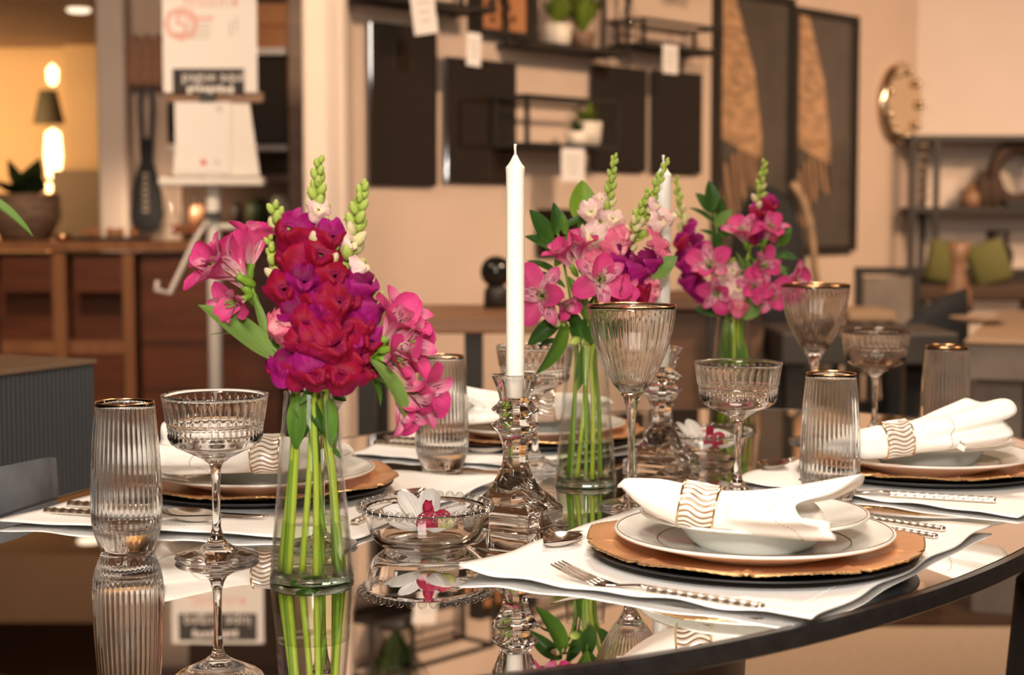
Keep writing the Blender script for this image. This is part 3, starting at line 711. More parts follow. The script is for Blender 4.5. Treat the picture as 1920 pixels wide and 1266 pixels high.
# far room: lamp, downlight
LD = 10.6
c = W(95, 400, LD)
p = thing('table_lamp', 'lit lamp with dark cone shade in the far warm room', 'lamp', (c.x, LD, 0))
zs = W(95, 232, LD).z
MB().lathe([(.10, zs-.02+.02), (.055, zs+.21), (.05, zs+.21), (.095, zs)], 24).build('shade', m_lampshade, p)
MB().lathe([(0, zs-.36), (.04, zs-.34), (.055, zs-.2), (.045, zs-.06), (0, zs-.03)], 18).build('bulb', m_glow, p).location = (.025, 0, 0)
MB().lathe([(0, zs+.24), (.03, zs+.26), (.035, zs+.34), (0, zs+.38)], 14).build('upper_bulb', m_glow, p).location = (.03, 0, 0)
MB().box((0, .05, (zs-.3)/2), (.05, .05, zs-.3)).build('stand', m_gold, p, False)
MB().box((-.02, 0, .02), (.3, .3, .04)).build('base', m_iron, p, False)
for px, py, r in ((92, 352, .03), (108, 380, .02)):
    c = W(px, py, LD-.3); o = thing('glowing_globe', '', 'lamp', (c.x, LD-.3 if py < 360 else LD-.5, 0)); MB().ball((0, 0, c.z), r, 12, 8).build('globe', m_glow, o); MB().tube([(0, 0, 0), (0, 0, c.z-r*.9)], .008, 6).build('stem', m_gold, o); MB().lathe([(0, 0), (.09, 0), (.09, .012), (0, .014)], 16).build('base', m_gold, o)
    tag(o, 'small glowing globe lamp beside the woven pot' if py < 360 else 'tiny glowing globe lamp above the counter edge', 'lamp')
c = W(143, 22, 8.3); o = MB().lathe([(0, 0), (.055, 0), (.06, -.012), (.045, -.02), (0, -.02)], 20).build('downlight', m_down); o.location = (c.x, 8.35, 2.098)
tag(o, 'round recessed downlight in the brown ceiling of the far room', 'light')
for i, (x, y) in enumerate(((1.4, 4.4), (2.7, 5.6), (-1.1, 5.2), (0.2, 3.3))):
    o = MB().lathe([(0, 0), (.06, 0), (.065, -.012), (.05, -.02), (0, -.02)], 20).build('downlight', m_down); o.location = (x, y, H)
    tag(o, ['round ceiling downlight before the black panels', 'round ceiling downlight before the tall photographs', 'round ceiling downlight in front of the easel', 'round ceiling downlight over the dining table'][i], 'light', 'ceiling downlights')
# easel
def text_mesh(body, size, m, parent, loc, name='lettering', rot=(R(90), 0, 0)):
    cu = bpy.data.curves.new('t', 'FONT'); cu.body = body; cu.size = size; cu.align_x = 'CENTER'; cu.align_y = 'CENTER'; cu.extrude = .0006; cu.resolution_u = 2
    t = bpy.data.objects.new('t', cu); C.objects.link(t); dg = bpy.context.evaluated_depsgraph_get()
    me = bpy.data.meshes.new_from_object(t.evaluated_get(dg)); bpy.data.objects.remove(t); me.materials.clear(); me.materials.append(m)
    return obj(name, me, parent, loc, rot)
ED = 6.0
c = W(400, 500, ED); p = thing('easel_stand', 'white metal easel stand with clipped poster in front of the counter', 'easel', (c.x, ED, 0))
ex = c.x
def E_(px, py): q = W(px, py, ED); return Vector((q.x-ex, 0, q.z))
MB().tube([(0, .02, 0.0), (0, .02, 1.95)], .026, 12).build('pole', m_white, p)
for s in (-1, 1): MB().tube([(0, .02, .25), (s*.3, .02, 0.012)], .012, 8).build('foot', m_white, p)
MB().tube([(0, .02, .25), (0, .33, 0.012)], .012, 8).build('foot', m_white, p)
a, b = E_(305, 337), E_(500, 345)
MB().box(((a.x+b.x)/2, -.03, (a.z+b.z)/2), (b.x-a.x, .10, .03), 0, .006).build('tray', m_white, p, False)
q = [E_(338, 192), E_(470, 192), E_(490, 330), E_(328, 330)]
MB().add([Vector((v.x, -.035, v.z)) for v in q]+[Vector((v.x, -.023, v.z)) for v in q], [(0, 3, 2, 1), (4, 5, 6, 7), (0, 1, 5, 4), (1, 2, 6, 5), (2, 3, 7, 6), (3, 0, 4, 7)]).build('white_board', m_white, p, False)
a, b = E_(316, 184), E_(497, 184)
rail = MB().box(((a.x+b.x)/2, -.03, a.z), (b.x-a.x, .03, .038), 0, .004).build('wooden_rail', m_oak, p, False)
MB().box((a.x+.15, -.048, a.z), (.06, .012, .03)).build('clip', m_iron, p, False)
MB().tube([Vector((0, -.01, E_(400, 400).z)), E_(372, 450)+Vector((0, -.06, 0)), E_(327, 548)+Vector((0, -.08, 0)), E_(303, 540)+Vector((0, -.1, 0)), E_(306, 525)+Vector((0, -.1, 0))], .009, 8).build('hook_arm', m_white, p)
MB().tube([Vector((0, 0, E_(400, 425).z)), E_(450, 425)], .011, 8).build('side_peg', m_white, p)
MB().box((0, -.006, E_(400, 405).z), (.05, .05, .03)).build('clamp', m_dgrey, p, False)
# the poster, clipped on the rail
x0_, x1_ = E_(312, 100).x+ex, E_(487, 100).x+ex; z0_ = W(400, 176, ED).z; z1_ = z0_+.475
ps = thing('price_poster', 'white paper poster with black bars and faint red print on the easel', 'poster', ((x0_+x1_)/2, ED-.06, z0_)); wd, ht = x1_-x0_, z1_-z0_
MB().box((0, 0, ht/2), (wd, .004, ht)).build('paper', m_paper, ps, False)
bw = wd-.05
b1 = MB().box((-.006, -.003, .042), (bw-.03, .003, .085)).build('black_bar', m_ink, ps, False)
b2 = MB().box((0, -.003, ht-.062), (bw, .003, .10)).build('black_bar', m_ink, ps, False)
text_mesh('pague aqui', .052, m_paper, b1, (.01, -.006, .056)); text_mesh('pague aqui', .058, m_paper, b2, (.0, -.006, ht-.083))
def blurred_line(par, x, z, n, h):       # a second line of white lettering that the photograph leaves unreadable
    mb = MB(); rnd = random.Random(n)
    for k in range(n): mb.box((x+(k-n/2)*h*.72, -.006, z+rnd.choice((0, 0, .1, -.12))*h), (h*.55, .002, h*rnd.choice((.7, .7, 1))))
    mb.build('illegible_line', m_paper, par, False)
blurred_line(b1, .01, .012, 9, .026); blurred_line(b2, .0, ht-.036, 9, .026)
text_mesh('5', .12, m_pink, ps, (-.10, -.004, .235), 'printed_digit'); text_mesh('O', .17, m_pink, ps, (-.10, -.004, .235), 'printed_ring')
blurred_line(ps, 0, .318, 11, .024); MB().box((-.0, -.003, .318), (.20, .003, .026)).build('red_line', m_pink, ps, False)
MB().box((-.035, -.003, .262), (.10, .002, .012)).build('red_line', m_pink, ps, False)
for k in range(4): MB().box((-.04, -.003, .242-.016*k), (.09-.012*(k % 2), .002, .006)).build('grey_line', m_greyp, ps, False)
for k in range(2): MB().box((.075+.02*k, -.003, .225+.015*k), (.008, .002, .05)).build('grey_mark', m_greyp, ps, False)
pp = thing('paper_sheet', 'white paper sheet with a small red mark on the easel board', 'paper', (E_(385, 260).x+ex, ED-.042, W(385, 326, ED).z))
MB().box((0, 0, .14), (.20, .003, .27)).build('sheet', m_paper, pp, False)
MB().box((.0, -.002, .04), (.018, .002, .018)).build('red_mark', m_redp, pp, False); MB().box((.05, -.002, .04), (.014, .002, .016)).build('grey_mark', m_greyp, pp, False)
MB().box((.06, -.002, .23), (.02, .002, .02)).build('grey_mark', m_greyp, pp, False)
# ------------------------------------------------------------------ the dining table
EC = Vector((0.0865, 1.9934)); EA = R(57.94); SA, SB = 0.9388, 0.5599
def ell(k, th):
    c, s_ = SA*k*math.cos(th), SB*k*math.sin(th)
    return EC.x+c*math.cos(EA)-s_*math.sin(EA), EC.y+c*math.sin(EA)+s_*math.cos(EA)
tb = thing('oval_table', 'large oval dining table with smoked mirror glass top and black rim', 'table', (EC.x, EC.y, 0))
def disc(name, m, prof, n=128, smooth='auto', stuff=None):
    b = MB(); rows = []
    for k, z in prof:
        if k is None: rows.append([len(b.v)]); b.v.append((0, 0, z))
        else:
            row = []
            for i in range(n):
                x, y = ell(1, 2*PI*i/n); dx, dy = x-EC.x, y-EC.y; L = math.hypot(dx, dy); f = (L-k)/L
                row.append(len(b.v)); b.v.append((dx*f, dy*f, z))
            rows.append(row)
    for a, c in zip(rows, rows[1:]):
        for i in range(n):
            j_ = (i+1) % n
            if len(a) == 1: b.f.append((a[0], c[j_], c[i]))
            elif len(c) == 1: b.f.append((a[i], a[j_], c[0]))
            else: b.f.append((a[i], a[j_], c[j_], c[i]))
            b.mi.append(0)
    return b.build(name, m, tb, smooth)
disc('glass_top', m_table_glass, [(None, TZ), (.0135, TZ), (.0126, TZ-.001), (.0126, TZ-.0049), (.0135, TZ-.0058), (None, TZ-.0058)])
disc('mirror_layer', m_table_mirror, [(None, TZ-.0062), (.0126, TZ-.0062), (.0126, TZ-.012), (None, TZ-.012)])
disc('black_rim', m_table_edge, [(.0123, TZ-.017), (.003, TZ-.017), (.0, TZ-.015), (.0, TZ-.0035), (.003, TZ+.0002), (.011, TZ+.0002), (.0123, TZ-.001), (.0123, TZ-.017)])
disc('underframe', m_pedestal, [(None, TZ-.0125), (.14, TZ-.0125), (.17, TZ-.045), (None, TZ-.045)])
MB().lathe([(0, .03), (.30, .03), (.31, .05), (.22, .09), (.19, .30), (.20, .60), (.26, TZ-.046), (0, TZ-.046)], 48).build('pedestal', m_pedestal, tb)
MB().lathe([(0, .017), (.36, .017), (.36, .03), (0, .03)], 48).build('plinth', m_pedestal, tb, 'auto')

# ------------------------------------------------------------------ tableware
def resample(p, n):                      # denser profile (Catmull-Rom between the given points)
    out = []; L = len(p)
    for i in range(L-1):
        p0, p1, p2, p3 = p[max(i-1, 0)], p[i], p[i+1], p[min(i+2, L-1)]
        for k in range(n):
            t = k/n; q = []
            for d in (0, 1):
                q.append(.5*((2*p1[d])+(-p0[d]+p2[d])*t+(2*p0[d]-5*p1[d]+4*p2[d]-p3[d])*t*t+(-p0[d]+3*p1[d]-3*p2[d]+p3[d])*t**3))
            out.append((max(0, q[0]), q[1]))
    out.append(p[-1]); return out
def rim_torus(mb, r, z, t, n=64):
    return mb.grid(lambda u, v: ((r+t*math.cos(2*PI*v))*math.cos(2*PI*u), (r+t*math.cos(2*PI*v))*math.sin(2*PI*u), z+t*1.3*math.sin(2*PI*v)), n, 6, True)
def make_tumbler():
    p = thing('ribbed_tumbler', '', 'tumbler')
    outer = [(0, .0005), (.020, 0), (.0262, .001)]+resample([(.0268, .003), (.0300, .011), (.0330, .020), (.0350, .032), (.0354, .045), (.0348, .070), (.0335, .098), (.0313, .126), (.0290, .1495)], 4)
    inner = resample([(.0279, .1495), (.0300, .126), (.0320, .098), (.0331, .070), (.0334, .045), (.0322, .032), (.0280, .0235)], 3)+[(.018, .0215), (0, .0225)]
    prof = outer+inner; no = len(outer)
    def mod(th, r, z, j):
        if j < no: a = .00055*min(1, max(0, (z-.004)/.02))*min(1, max(0, (.147-z)/.008)); return r-a*(1-abs(math.cos(20*th))**.8)*1.6, z
        return r, z
    MB().lathe(prof, 240, mod).build('glass_body', m_glass, p)
    rim_torus(MB(), .02845, .1497, .0007).build('gold_rim', m_gold, p)
    return p
def make_coupe():
    p = thing('cut_glass_coupe', '', 'coupe glass')
    outer = [(0, .0005), (.030, .0003), (.0405, .0006), (.0424, .0022), (.0412, .0042), (.030, .0075), (.018, .0115), (.0105, .016), (.0068, .022), (.0046, .031), (.0041, .050), (.0042, .075), (.0052, .088), (.0072, .0945), (.015, .1005), (.030, .1075), (.0395, .1118), (.0446, .1155), (.0470, .1200)]
    outer += [(.0474+.0011*k/6, .1215+.0118*k/6) for k in range(7)]
    outer += [(.0478, .1340), (.0478, .1349), (.0492, .1358)]+[(.0494+.0036*k/9, .1368+.0232*k/9) for k in range(10)]+[(.0534, .1618), (.0532, .1632)]
    inner = [(.0512, .1632), (.0508, .158), (.0478, .140), (.0462, .124), (.0440, .1190), (.034, .1120), (.018, .1055), (0, .1035)]
    prof = outer+inner; no = len(outer)
    def mod(th, r, z, j):
        if j >= no: return r, z
        if .1375 < z < .1565: return r-.0014*max(0, math.cos(36*th))**3*min(1, (z-.1372)/.003, (.157-z)/.006), z
        if .1218 < z < .1332: k = (z-.1215)/.0118*2*PI*1.5; return r-.0017*(.5+.5*math.cos(24*th+k)*math.cos(24*th-k)), z
        return r, z
    MB().lathe(prof, 288, mod).build('glass_body', m_glass, p)
    return p
def make_wine():
    p = thing('gold_rim_wine_glass', '', 'wine glass')
    outer = [(0, .0005), (.030, .0003), (.0362, .0006), (.0375, .0018), (.0360, .0034), (.024, .0065), (.012, .0098)]+resample([(.0066, .014), (.0044, .026), (.0042, .060), (.0046, .095), (.0068, .114), (.0100, .1245), (.0150, .1335), (.0225, .1430), (.0318, .1600), (.0400, .1790), (.0452, .1960), (.0488, .2140), (.0508, .2318)], 3)
    inner = resample([(.0497, .2318), (.0477, .2140), (.0440, .1960), (.0388, .1790), (.0305, .1610), (.0205, .1450), (.0120, .1370)], 4)+[(0, .1335)]
    prof = outer+inner; no = len(outer)
    def mod(th, r, z, j):
        if j >= no and .142 < z < .229: return r-.00045*(.5+.5*math.cos(44*th))*min(1, (z-.142)/.006, (.229-z)/.012), z
        return r, z
    MB().lathe(prof, 264, mod).build('glass_body', m_glass, p)
    rim_torus(MB(), .05025, .232, .0007).build('gold_rim', m_gold, p)
    return p
def make_vase():
    p = thing('glass_vase', '', 'vase')
    MB().lathe([(.0388, .0035), (.0240, .1735), (.0245, .1745), (.0230, .1748), (.0222, .1738), (.0372, .0075)], 64).build('glass_wall', m_vase, p)
    MB().lathe([(0, .0003), (.036, .0002), (.0388, .0012), (.0389, .0036), (.0374, .0072), (.034, .0068), (0, .0060)], 64).build('glass_base', m_vbase, p)
    MB().lathe([(0, .0076), (.0366, .0080), (.0334, .0548), (.0338, .0555), (.032, .0549), (0, .0549)], 64).build('water', m_water, p)
    return p
def rpoly(th, n, rot=0.0, rnd=.25):
    a = (th-rot) % (2*PI/n)-PI/n
    return (1-rnd)*math.cos(PI/n)/math.cos(a)+rnd*.97
def make_candlestick():
    p = thing('crystal_candlestick', '', 'candlestick')
    # (half diagonal / radius, z, 0 square .. 1 octagon)
    pr = [(0, .0005, 0), (.046, .0003, 0), (.0525, .0006, 0), (.0540, .0022, 0), (.0540, .0185, 0), (.0528, .0206, 0), (.0502, .0220, 0), (.0410, .0305, .12), (.0320, .0385, .5), (.0250, .0455, .9), (.0203, .0530, 1), (.0165, .0610, 1),
          (.0140, .0690, 1), (.0135, .0780, 1), (.0150, .0890, 1), (.0190, .0985, 1), (.0245, .1060, 1), (.0266, .1085, 1), (.0262, .1105, 1), (.0200, .1140, 1), (.0168, .1165, 1), (.0178, .1195, 1), (.0250, .1240, 1), (.0264, .1257, 1), (.0256, .1275, 1),
          (.0200, .1320, 1), (.0172, .1360, 1), (.0182, .1420, 1), (.0222, .1530, 1), (.0262, .1625, 1), (.0258, .1640, 1), (.0240, .1645, 1), (.0128, .1640, 2), (.0112, .1615, 2), (.0107, .1400, 2), (0, .1392, 2)]
    def mod(th, r, z, j):
        k = pr[j][2]
        if k >= 2: return r, z
        sq = rpoly(th, 4, 0, .0)*1.0; sq = min(1.0, sq*1.38); oc = rpoly(th, 8, PI/8, .18)
        a = (th) % (PI/2)
        sqr = min(1.0, .955/(abs(math.cos(th))+abs(math.sin(th)))*1.04)
        return r*((1-k)*sqr+k*oc), z
    MB().lathe([(a, b) for a, b, c in pr], 192, mod).build('crystal_body', m_crystal, p, 'auto')
    return p
def make_candle():
    p = thing('taper_candle', '', 'candle')
    MB().lathe([(0, 0), (.0095, .0002), (.0098, .002), (.0099, .238), (.0103, .2445), (.0104, .2462), (.0099, .2470), (.0080, .2492), (.0056, .2528), (.0034, .2570), (.0018, .2600), (0, .2605)], 40).build('wax', m_wax, p)
    MB().tube([(0, 0, .258), (.0003, 0, .2632), (-.0010, 0, .2672), (-.0014, .0004, .2712)], [.0017, .0012, .0014, .0018], 7).build('wick', m_wick, p)
    return p
m_bead = thin_glass('bead_glass', (.90, .90, .89), 1.6, 2.2)
def make_bowl():
    p = thing('beaded_glass_bowl', '', 'bowl')
    prof = [(0, .0022), (.032, .0022), (.034, .0004), (.0395, .0004), (.0412, .0016)]+resample([(.0440, .0034), (.0525, .0100), (.0575, .0190), (.0600, .0300), (.0618, .0405)], 3)
    prof += [(.0614, .0418), (.0600, .0418)]+resample([(.0590, .0400), (.0572, .0300), (.0543, .0195), (.0490, .0120), (.0400, .0070)], 3)+[(.02, .0058), (0, .0056)]
    MB().lathe(prof, 96).build('glass_body', m_glass, p)
    me = MB().ball((0, 0, 0), .0049, 14, 8).mesh('bead', m_bead)
    for k in range(36):
        a = 2*PI*k/36; obj('bead', me, p, (.0655*math.cos(a), .0655*math.sin(a), .0420))
    return p
def make_underplate():
    p = MB().lathe([(0, 0), (.105, 0), (.125, .001), (.157, .0085), (.1585, .0098), (.157, .0105), (.13, .005), (.11, .0042), (0, .0042)], 72).build('black_underplate', m_black)
    return tag(p, '', 'plate')
def make_charger():
    p = thing('scalloped_charger', '', 'charger plate')
    def edge(th): s_ = (th*9/(2*PI)) % 1.0; return 1-.026*abs(math.sin(PI*s_))**.7-.024*(1 if .46 < s_ < .54 else 0)*1.0, s_
    def mod(th, r, z, j):
        k = max(0, (r-.12)/.045); e, s_ = edge(th)
        fan = math.exp(-((r-.140)/.010)**2-((s_-.5)/.14)**2)*.0022*(1+.5*math.cos(90*th))
        up = .0016*k*k*math.cos(9*th)
        return r*(1+(e-1)*k), z+up+(fan if j > 5 else fan*.6)
    pr = [(0, 0), (.108, 0), (.118, .0012), (.130, .0050), (.150, .0092), (.1645, .0112), (.1662, .0122), (.1650, .0132), (.156, .0118), (.148, .0108), (.140, .0090), (.130, .0066), (.118, .0032), (.108, .0022), (0, .0022)]
    MB().lathe(pr, 360, mod).build('copper_plate', m_copper, p)
    def ed(u, v):
        th = 2*PI*u; e, s_ = edge(th); r = .1658*e; z = .0123+.0016*math.cos(9*th)+.0006*math.sin(140*th)*math.sin(37*th)
        a = 2*PI*v; return ((r+.0011*math.cos(a))*math.cos(th), (r+.0011*math.cos(a))*math.sin(th), z+.0011*math.sin(a))
    MB().grid(ed, 360, 6, True).build('gilded_edge', m_goldedge, p)
    return p
def make_dinner():
    p = thing('dinner_plate', '', 'plate')
    MB().lathe([(0, .0012), (.074, .0012), (.076, 0), (.080, 0), (.082, .0015), (.090, .0042), (.1345, .0172), (.1360, .0184), (.1360, .0198), (.1352, .0206), (.1330, .0203), (.128, .0190), (.092, .0085), (.084, .0052), (0, .0046)], 96).build('porcelain', m_china, p)
    rim_torus(MB(), .1330, .0203, .00045, 96).build('gold_rim', m_chinaline, p)
    MB().lathe([(.0930, .00912), (.0942, .00948)], 96).build('gold_ring', m_chinaline, p)
    return p
def make_soup():
    p = thing('soup_plate', '', 'bowl')
    MB().lathe([(0, .0012), (.050, .0012), (.052, 0), (.056, 0), (.058, .0018), (.064, .007), (.0745, .0200), (.079, .0232), (.1095, .0304), (.1110, .0316), (.1110, .0329), (.1100, .0336), (.1082, .0333), (.104, .0323), (.078, .0262), (.072, .0232), (.060, .0085), (.052, .0052), (0, .0042)], 96).build('porcelain', m_china, p)
    rim_torus(MB(), .1082, .0332, .00045, 96).build('gold_rim', m_chinaline, p)
    return p
def make_ring():
    p = thing('napkin_ring', '', 'napkin ring'); w_ = .0165
    def fn(u, v):
        th = 2*PI*u; x = -w_+2*w_*v; r = .0222+.0006*math.sin(2*PI*(24*u)+2.6*math.sin(2*PI*v*1.15)*1.0)
        return (x, r*math.cos(th), r*math.sin(th))
    b = MB(); b.grid(fn, 288, 22, True)
    b.grid(lambda u, v: (w_-2*w_*v, .0211*math.cos(2*PI*u), .0211*math.sin(2*PI*u)), 64, 1, True)
    b.build('wave_band', m_ringwave, p)
    for s in (-1, 1):
        MB().grid(lambda u, v: (s*w_+.0012*math.cos(2*PI*v), (.0222+.0013*math.sin(2*PI*v))*math.cos(2*PI*u), (.0222+.0013*math.sin(2*PI*v))*math.sin(2*PI*u)), 64, 8, True).build('gold_edge', m_goldpale, p)
    return p
m_hole = simple('stitch_hole', (.40, .34, .28), .9)  # brown-grey dots that stand for the napkins' drawn-thread holes
m_goldpale = simple('pale_gold', (.82, .66, .42), .2, 1.0)
# the wavy band: pearl white ridges with brown lines between
m_ringwave, nt, b = mat('wavy_ring_band'); uv = N(nt, 'ShaderNodeUVMap'); sp = N(nt, 'ShaderNodeSeparateXYZ'); nt.links.new(uv.outputs[0], sp.inputs[0])
def mth(op, a, b_=None):
    n = N(nt, 'ShaderNodeMath', operation=op)
    for i, q in enumerate((a, b_)):
        if q is None: continue
        if isinstance(q, (int, float)): n.inputs[i].default_value = q
        else: nt.links.new(q, n.inputs[i])
    return n.outputs[0]
ph = mth('ADD', mth('MULTIPLY', sp.outputs[0], 2*PI*24), mth('MULTIPLY', mth('SINE', mth('MULTIPLY', sp.outputs[1], 2*PI*1.15)), 2.6))
rp = N(nt, 'ShaderNodeValToRGB'); rp.color_ramp.elements[0].color = (.30, .17, .09, 1); rp.color_ramp.elements[0].position = .12; rp.color_ramp.elements[1].color = (.84, .78, .70, 1); rp.color_ramp.elements[1].position = .42
nt.links.new(mth('ADD', mth('MULTIPLY', mth('SINE', ph), .5), .5), rp.inputs[0]); nt.links.new(rp.outputs[0], b.inputs['Base Color'])
b.inputs['Roughness'].default_value = .2; b.inputs['Metallic'].default_value = .25

def handle_rings(x0, x1, w_, t, nb):     # rectangular bar with a rope of bumps along its top and sides
    rings = []; n = nb*6
    for k in range(n+1):
        x = x0+(x1-x0)*k/n; a = .5-.5*math.cos(2*PI*k/6); b_ = .5-.5*math.cos(2*PI*k/6+PI)
        e = 1 if 0 < k < n else .55
        rings.append([Vector((x, y*e, z)) for y, z in ((-w_/2-.0006*a, .0004), (w_/2+.0006*b_, .0004), (w_/2+.0006*b_, t*.62), (w_*.28, t+.0011*b_), (0, t+.0002), (-w_*.28, t+.0011*a), (-w_/2-.0006*a, t*.62))])
    return rings
def make_fork():
    p = thing('fork', '', 'fork')
    MB().loft(handle_rings(0, .108, .0105, .0052, 11)).build('rope_handle', m_steelh, p)
    hd = MB(); rings = []
    for x, w_, z in ((.106, .0075, .0040), (.118, .0050, .0046), (.130, .0062, .0030), (.140, .0110, .0012), (.147, .0180, .0008), (.156, .0215, .0014)):
        rings.append([Vector((x, y, z+q)) for y, q in ((-w_/2, 0), (w_/2, 0), (w_/2, .0016), (-w_/2, .0016))])
    hd.loft(rings).build('fork_head', m_steel, p)
    for k in range(4):
        y = -.0088+.00587*k; rings = []
        for x, z, w_ in ((.154, .0012, .0036), (.165, .0034, .0032), (.180, .0070, .0030), (.194, .0112, .0024), (.202, .0140, .0010)):
            rings.append([Vector((x, y+q*w_/2, z+e)) for q, e in ((-1, 0), (1, 0), (1, .0014), (-1, .0014))])
        MB().loft(rings).build('tine', m_steel, p)
    return p
def make_spoon():
    p = thing('spoon', '', 'spoon')
    MB().loft(handle_rings(0, .100, .0100, .0050, 10)).build('rope_handle', m_steelh, p)
    def fn(u, v):                         # neck, then bowl
        x = .098+.102*v
        if v < .38: q = v/.38; w_ = .0038-.0012*math.sin(PI*q); dep = 0; z0 = .0025+.0065*math.sin(q*PI*.5)
        else:
            q = (v-.38)/.62; w_ = .0205*math.sin(PI*(.04+.96*q)**.72)+.0004; dep = .0085*math.sin(PI*q)**.8; z0 = .009-.001*q
            w_ = max(w_, .0030*(1-q))
        y = (2*u-1)
        return (x, y*w_, z0-dep*(1-y*y)+.0003)
    b = MB(); b.grid(fn, 12, 26); b.grid(lambda u, v: tuple(Vector(fn(1-u, v))+Vector((0, 0, .0011))), 12, 26)
    b.build('spoon_bowl', m_steel, p)
    return p
def make_knife():
    p = thing('knife', '', 'knife')
    MB().loft(handle_rings(0, .105, .0105, .0058, 10)).build('rope_handle', m_steelh, p)
    rings = []
    for x, y0, y1 in ((.103, -.004, .004), (.112, -.005, .004), (.130, -.0085, .0045), (.170, -.0100, .0048), (.205, -.0090, .0048), (.222, -.0040, .0045), (.229, .002, .0035)):
        rings.append([Vector((x, y, z)) for y, z in ((y0, .0022), (y1, .0016), (y1, .0034), (y0, .0026))])
    MB().loft(rings).build('blade', m_steel, p)
    return p
def placemat(quad, seed, label, amp=.004, lift=()):
    a, b_, c, d = [Vector((q.x, q.y, 0)) for q in quad]; o = (a+b_+c+d)/4; rnd = random.Random(seed); ph = [rnd.uniform(0, 6.28) for _ in range(8)]
    nu, nv = 44, 34
    def fn(u, v, top):
        p = a*(1-u)*(1-v)+b_*u*(1-v)+c*u*v+d*(1-u)*v-o
        e = min(u, 1-u, v, 1-v); k = max(0, 1-e/.12)
        n_ = math.sin(u*17+ph[0])*math.sin(v*5+ph[1])+.7*math.sin(v*21+ph[2]+3*u)+.6*math.sin(u*29+ph[3])
        z = k*k*amp*(.9+.35*n_)
        for (lu, lv, h, rr) in lift: z += h*math.exp(-((u-lu)**2+(v-lv)**2)/(rr*rr))
        wob = .0022*k*k
        p = p+Vector((wob*math.sin(v*23+ph[4]), wob*math.sin(u*27+ph[5]), 0))
        return (p.x, p.y, z+(.0022 if top else .0004))
    m = MB(); m.grid(lambda u, v: fn(u, v, True), nu, nv); m.grid(lambda u, v: fn(u, v, False), nu, nv)
    K = (nu+1)*(nv+1)
    per = [i for i in range(nu)]+[j_*(nu+1)+nu for j_ in range(nv)]+[nv*(nu+1)+i for i in range(nu, 0, -1)]+[j_*(nu+1) for j_ in range(nv, 0, -1)]
    for i in range(len(per)): x, y = per[i], per[(i+1) % len(per)]; m.f.append((x, K+x, K+y, y)); m.mi.append(0)
    for i in range(nu*nv, 2*nu*nv): m.f[i] = tuple(reversed(m.f[i]))
    ob = m.build('cloth_placemat', m_linen); ob.location = (o.x, o.y, TZ+.0004)
    tag(ob, label, 'placemat', 'white cloth placemats')
    hs = MB()                            # drawn-thread hem stitching
    for k in range(60):
        for e, (u0, v0, u1, v1) in enumerate(((.09, .09, .91, .09), (.91, .09, .91, .91), (.91, .91, .09, .91), (.09, .91, .09, .09))):
            t = (k+.5)/60; u, v = u0+(u1-u0)*t, v0+(v1-v0)*t; q = Vector(fn(u, v, True)); hs.ball(q+Vector((0, 0, .0001)), .0011, 5, 3, (1, 1, .45))
    tag(hs.build('hem_stitching', m_linen, ob), None, None, None, 'stuff')
    return ob
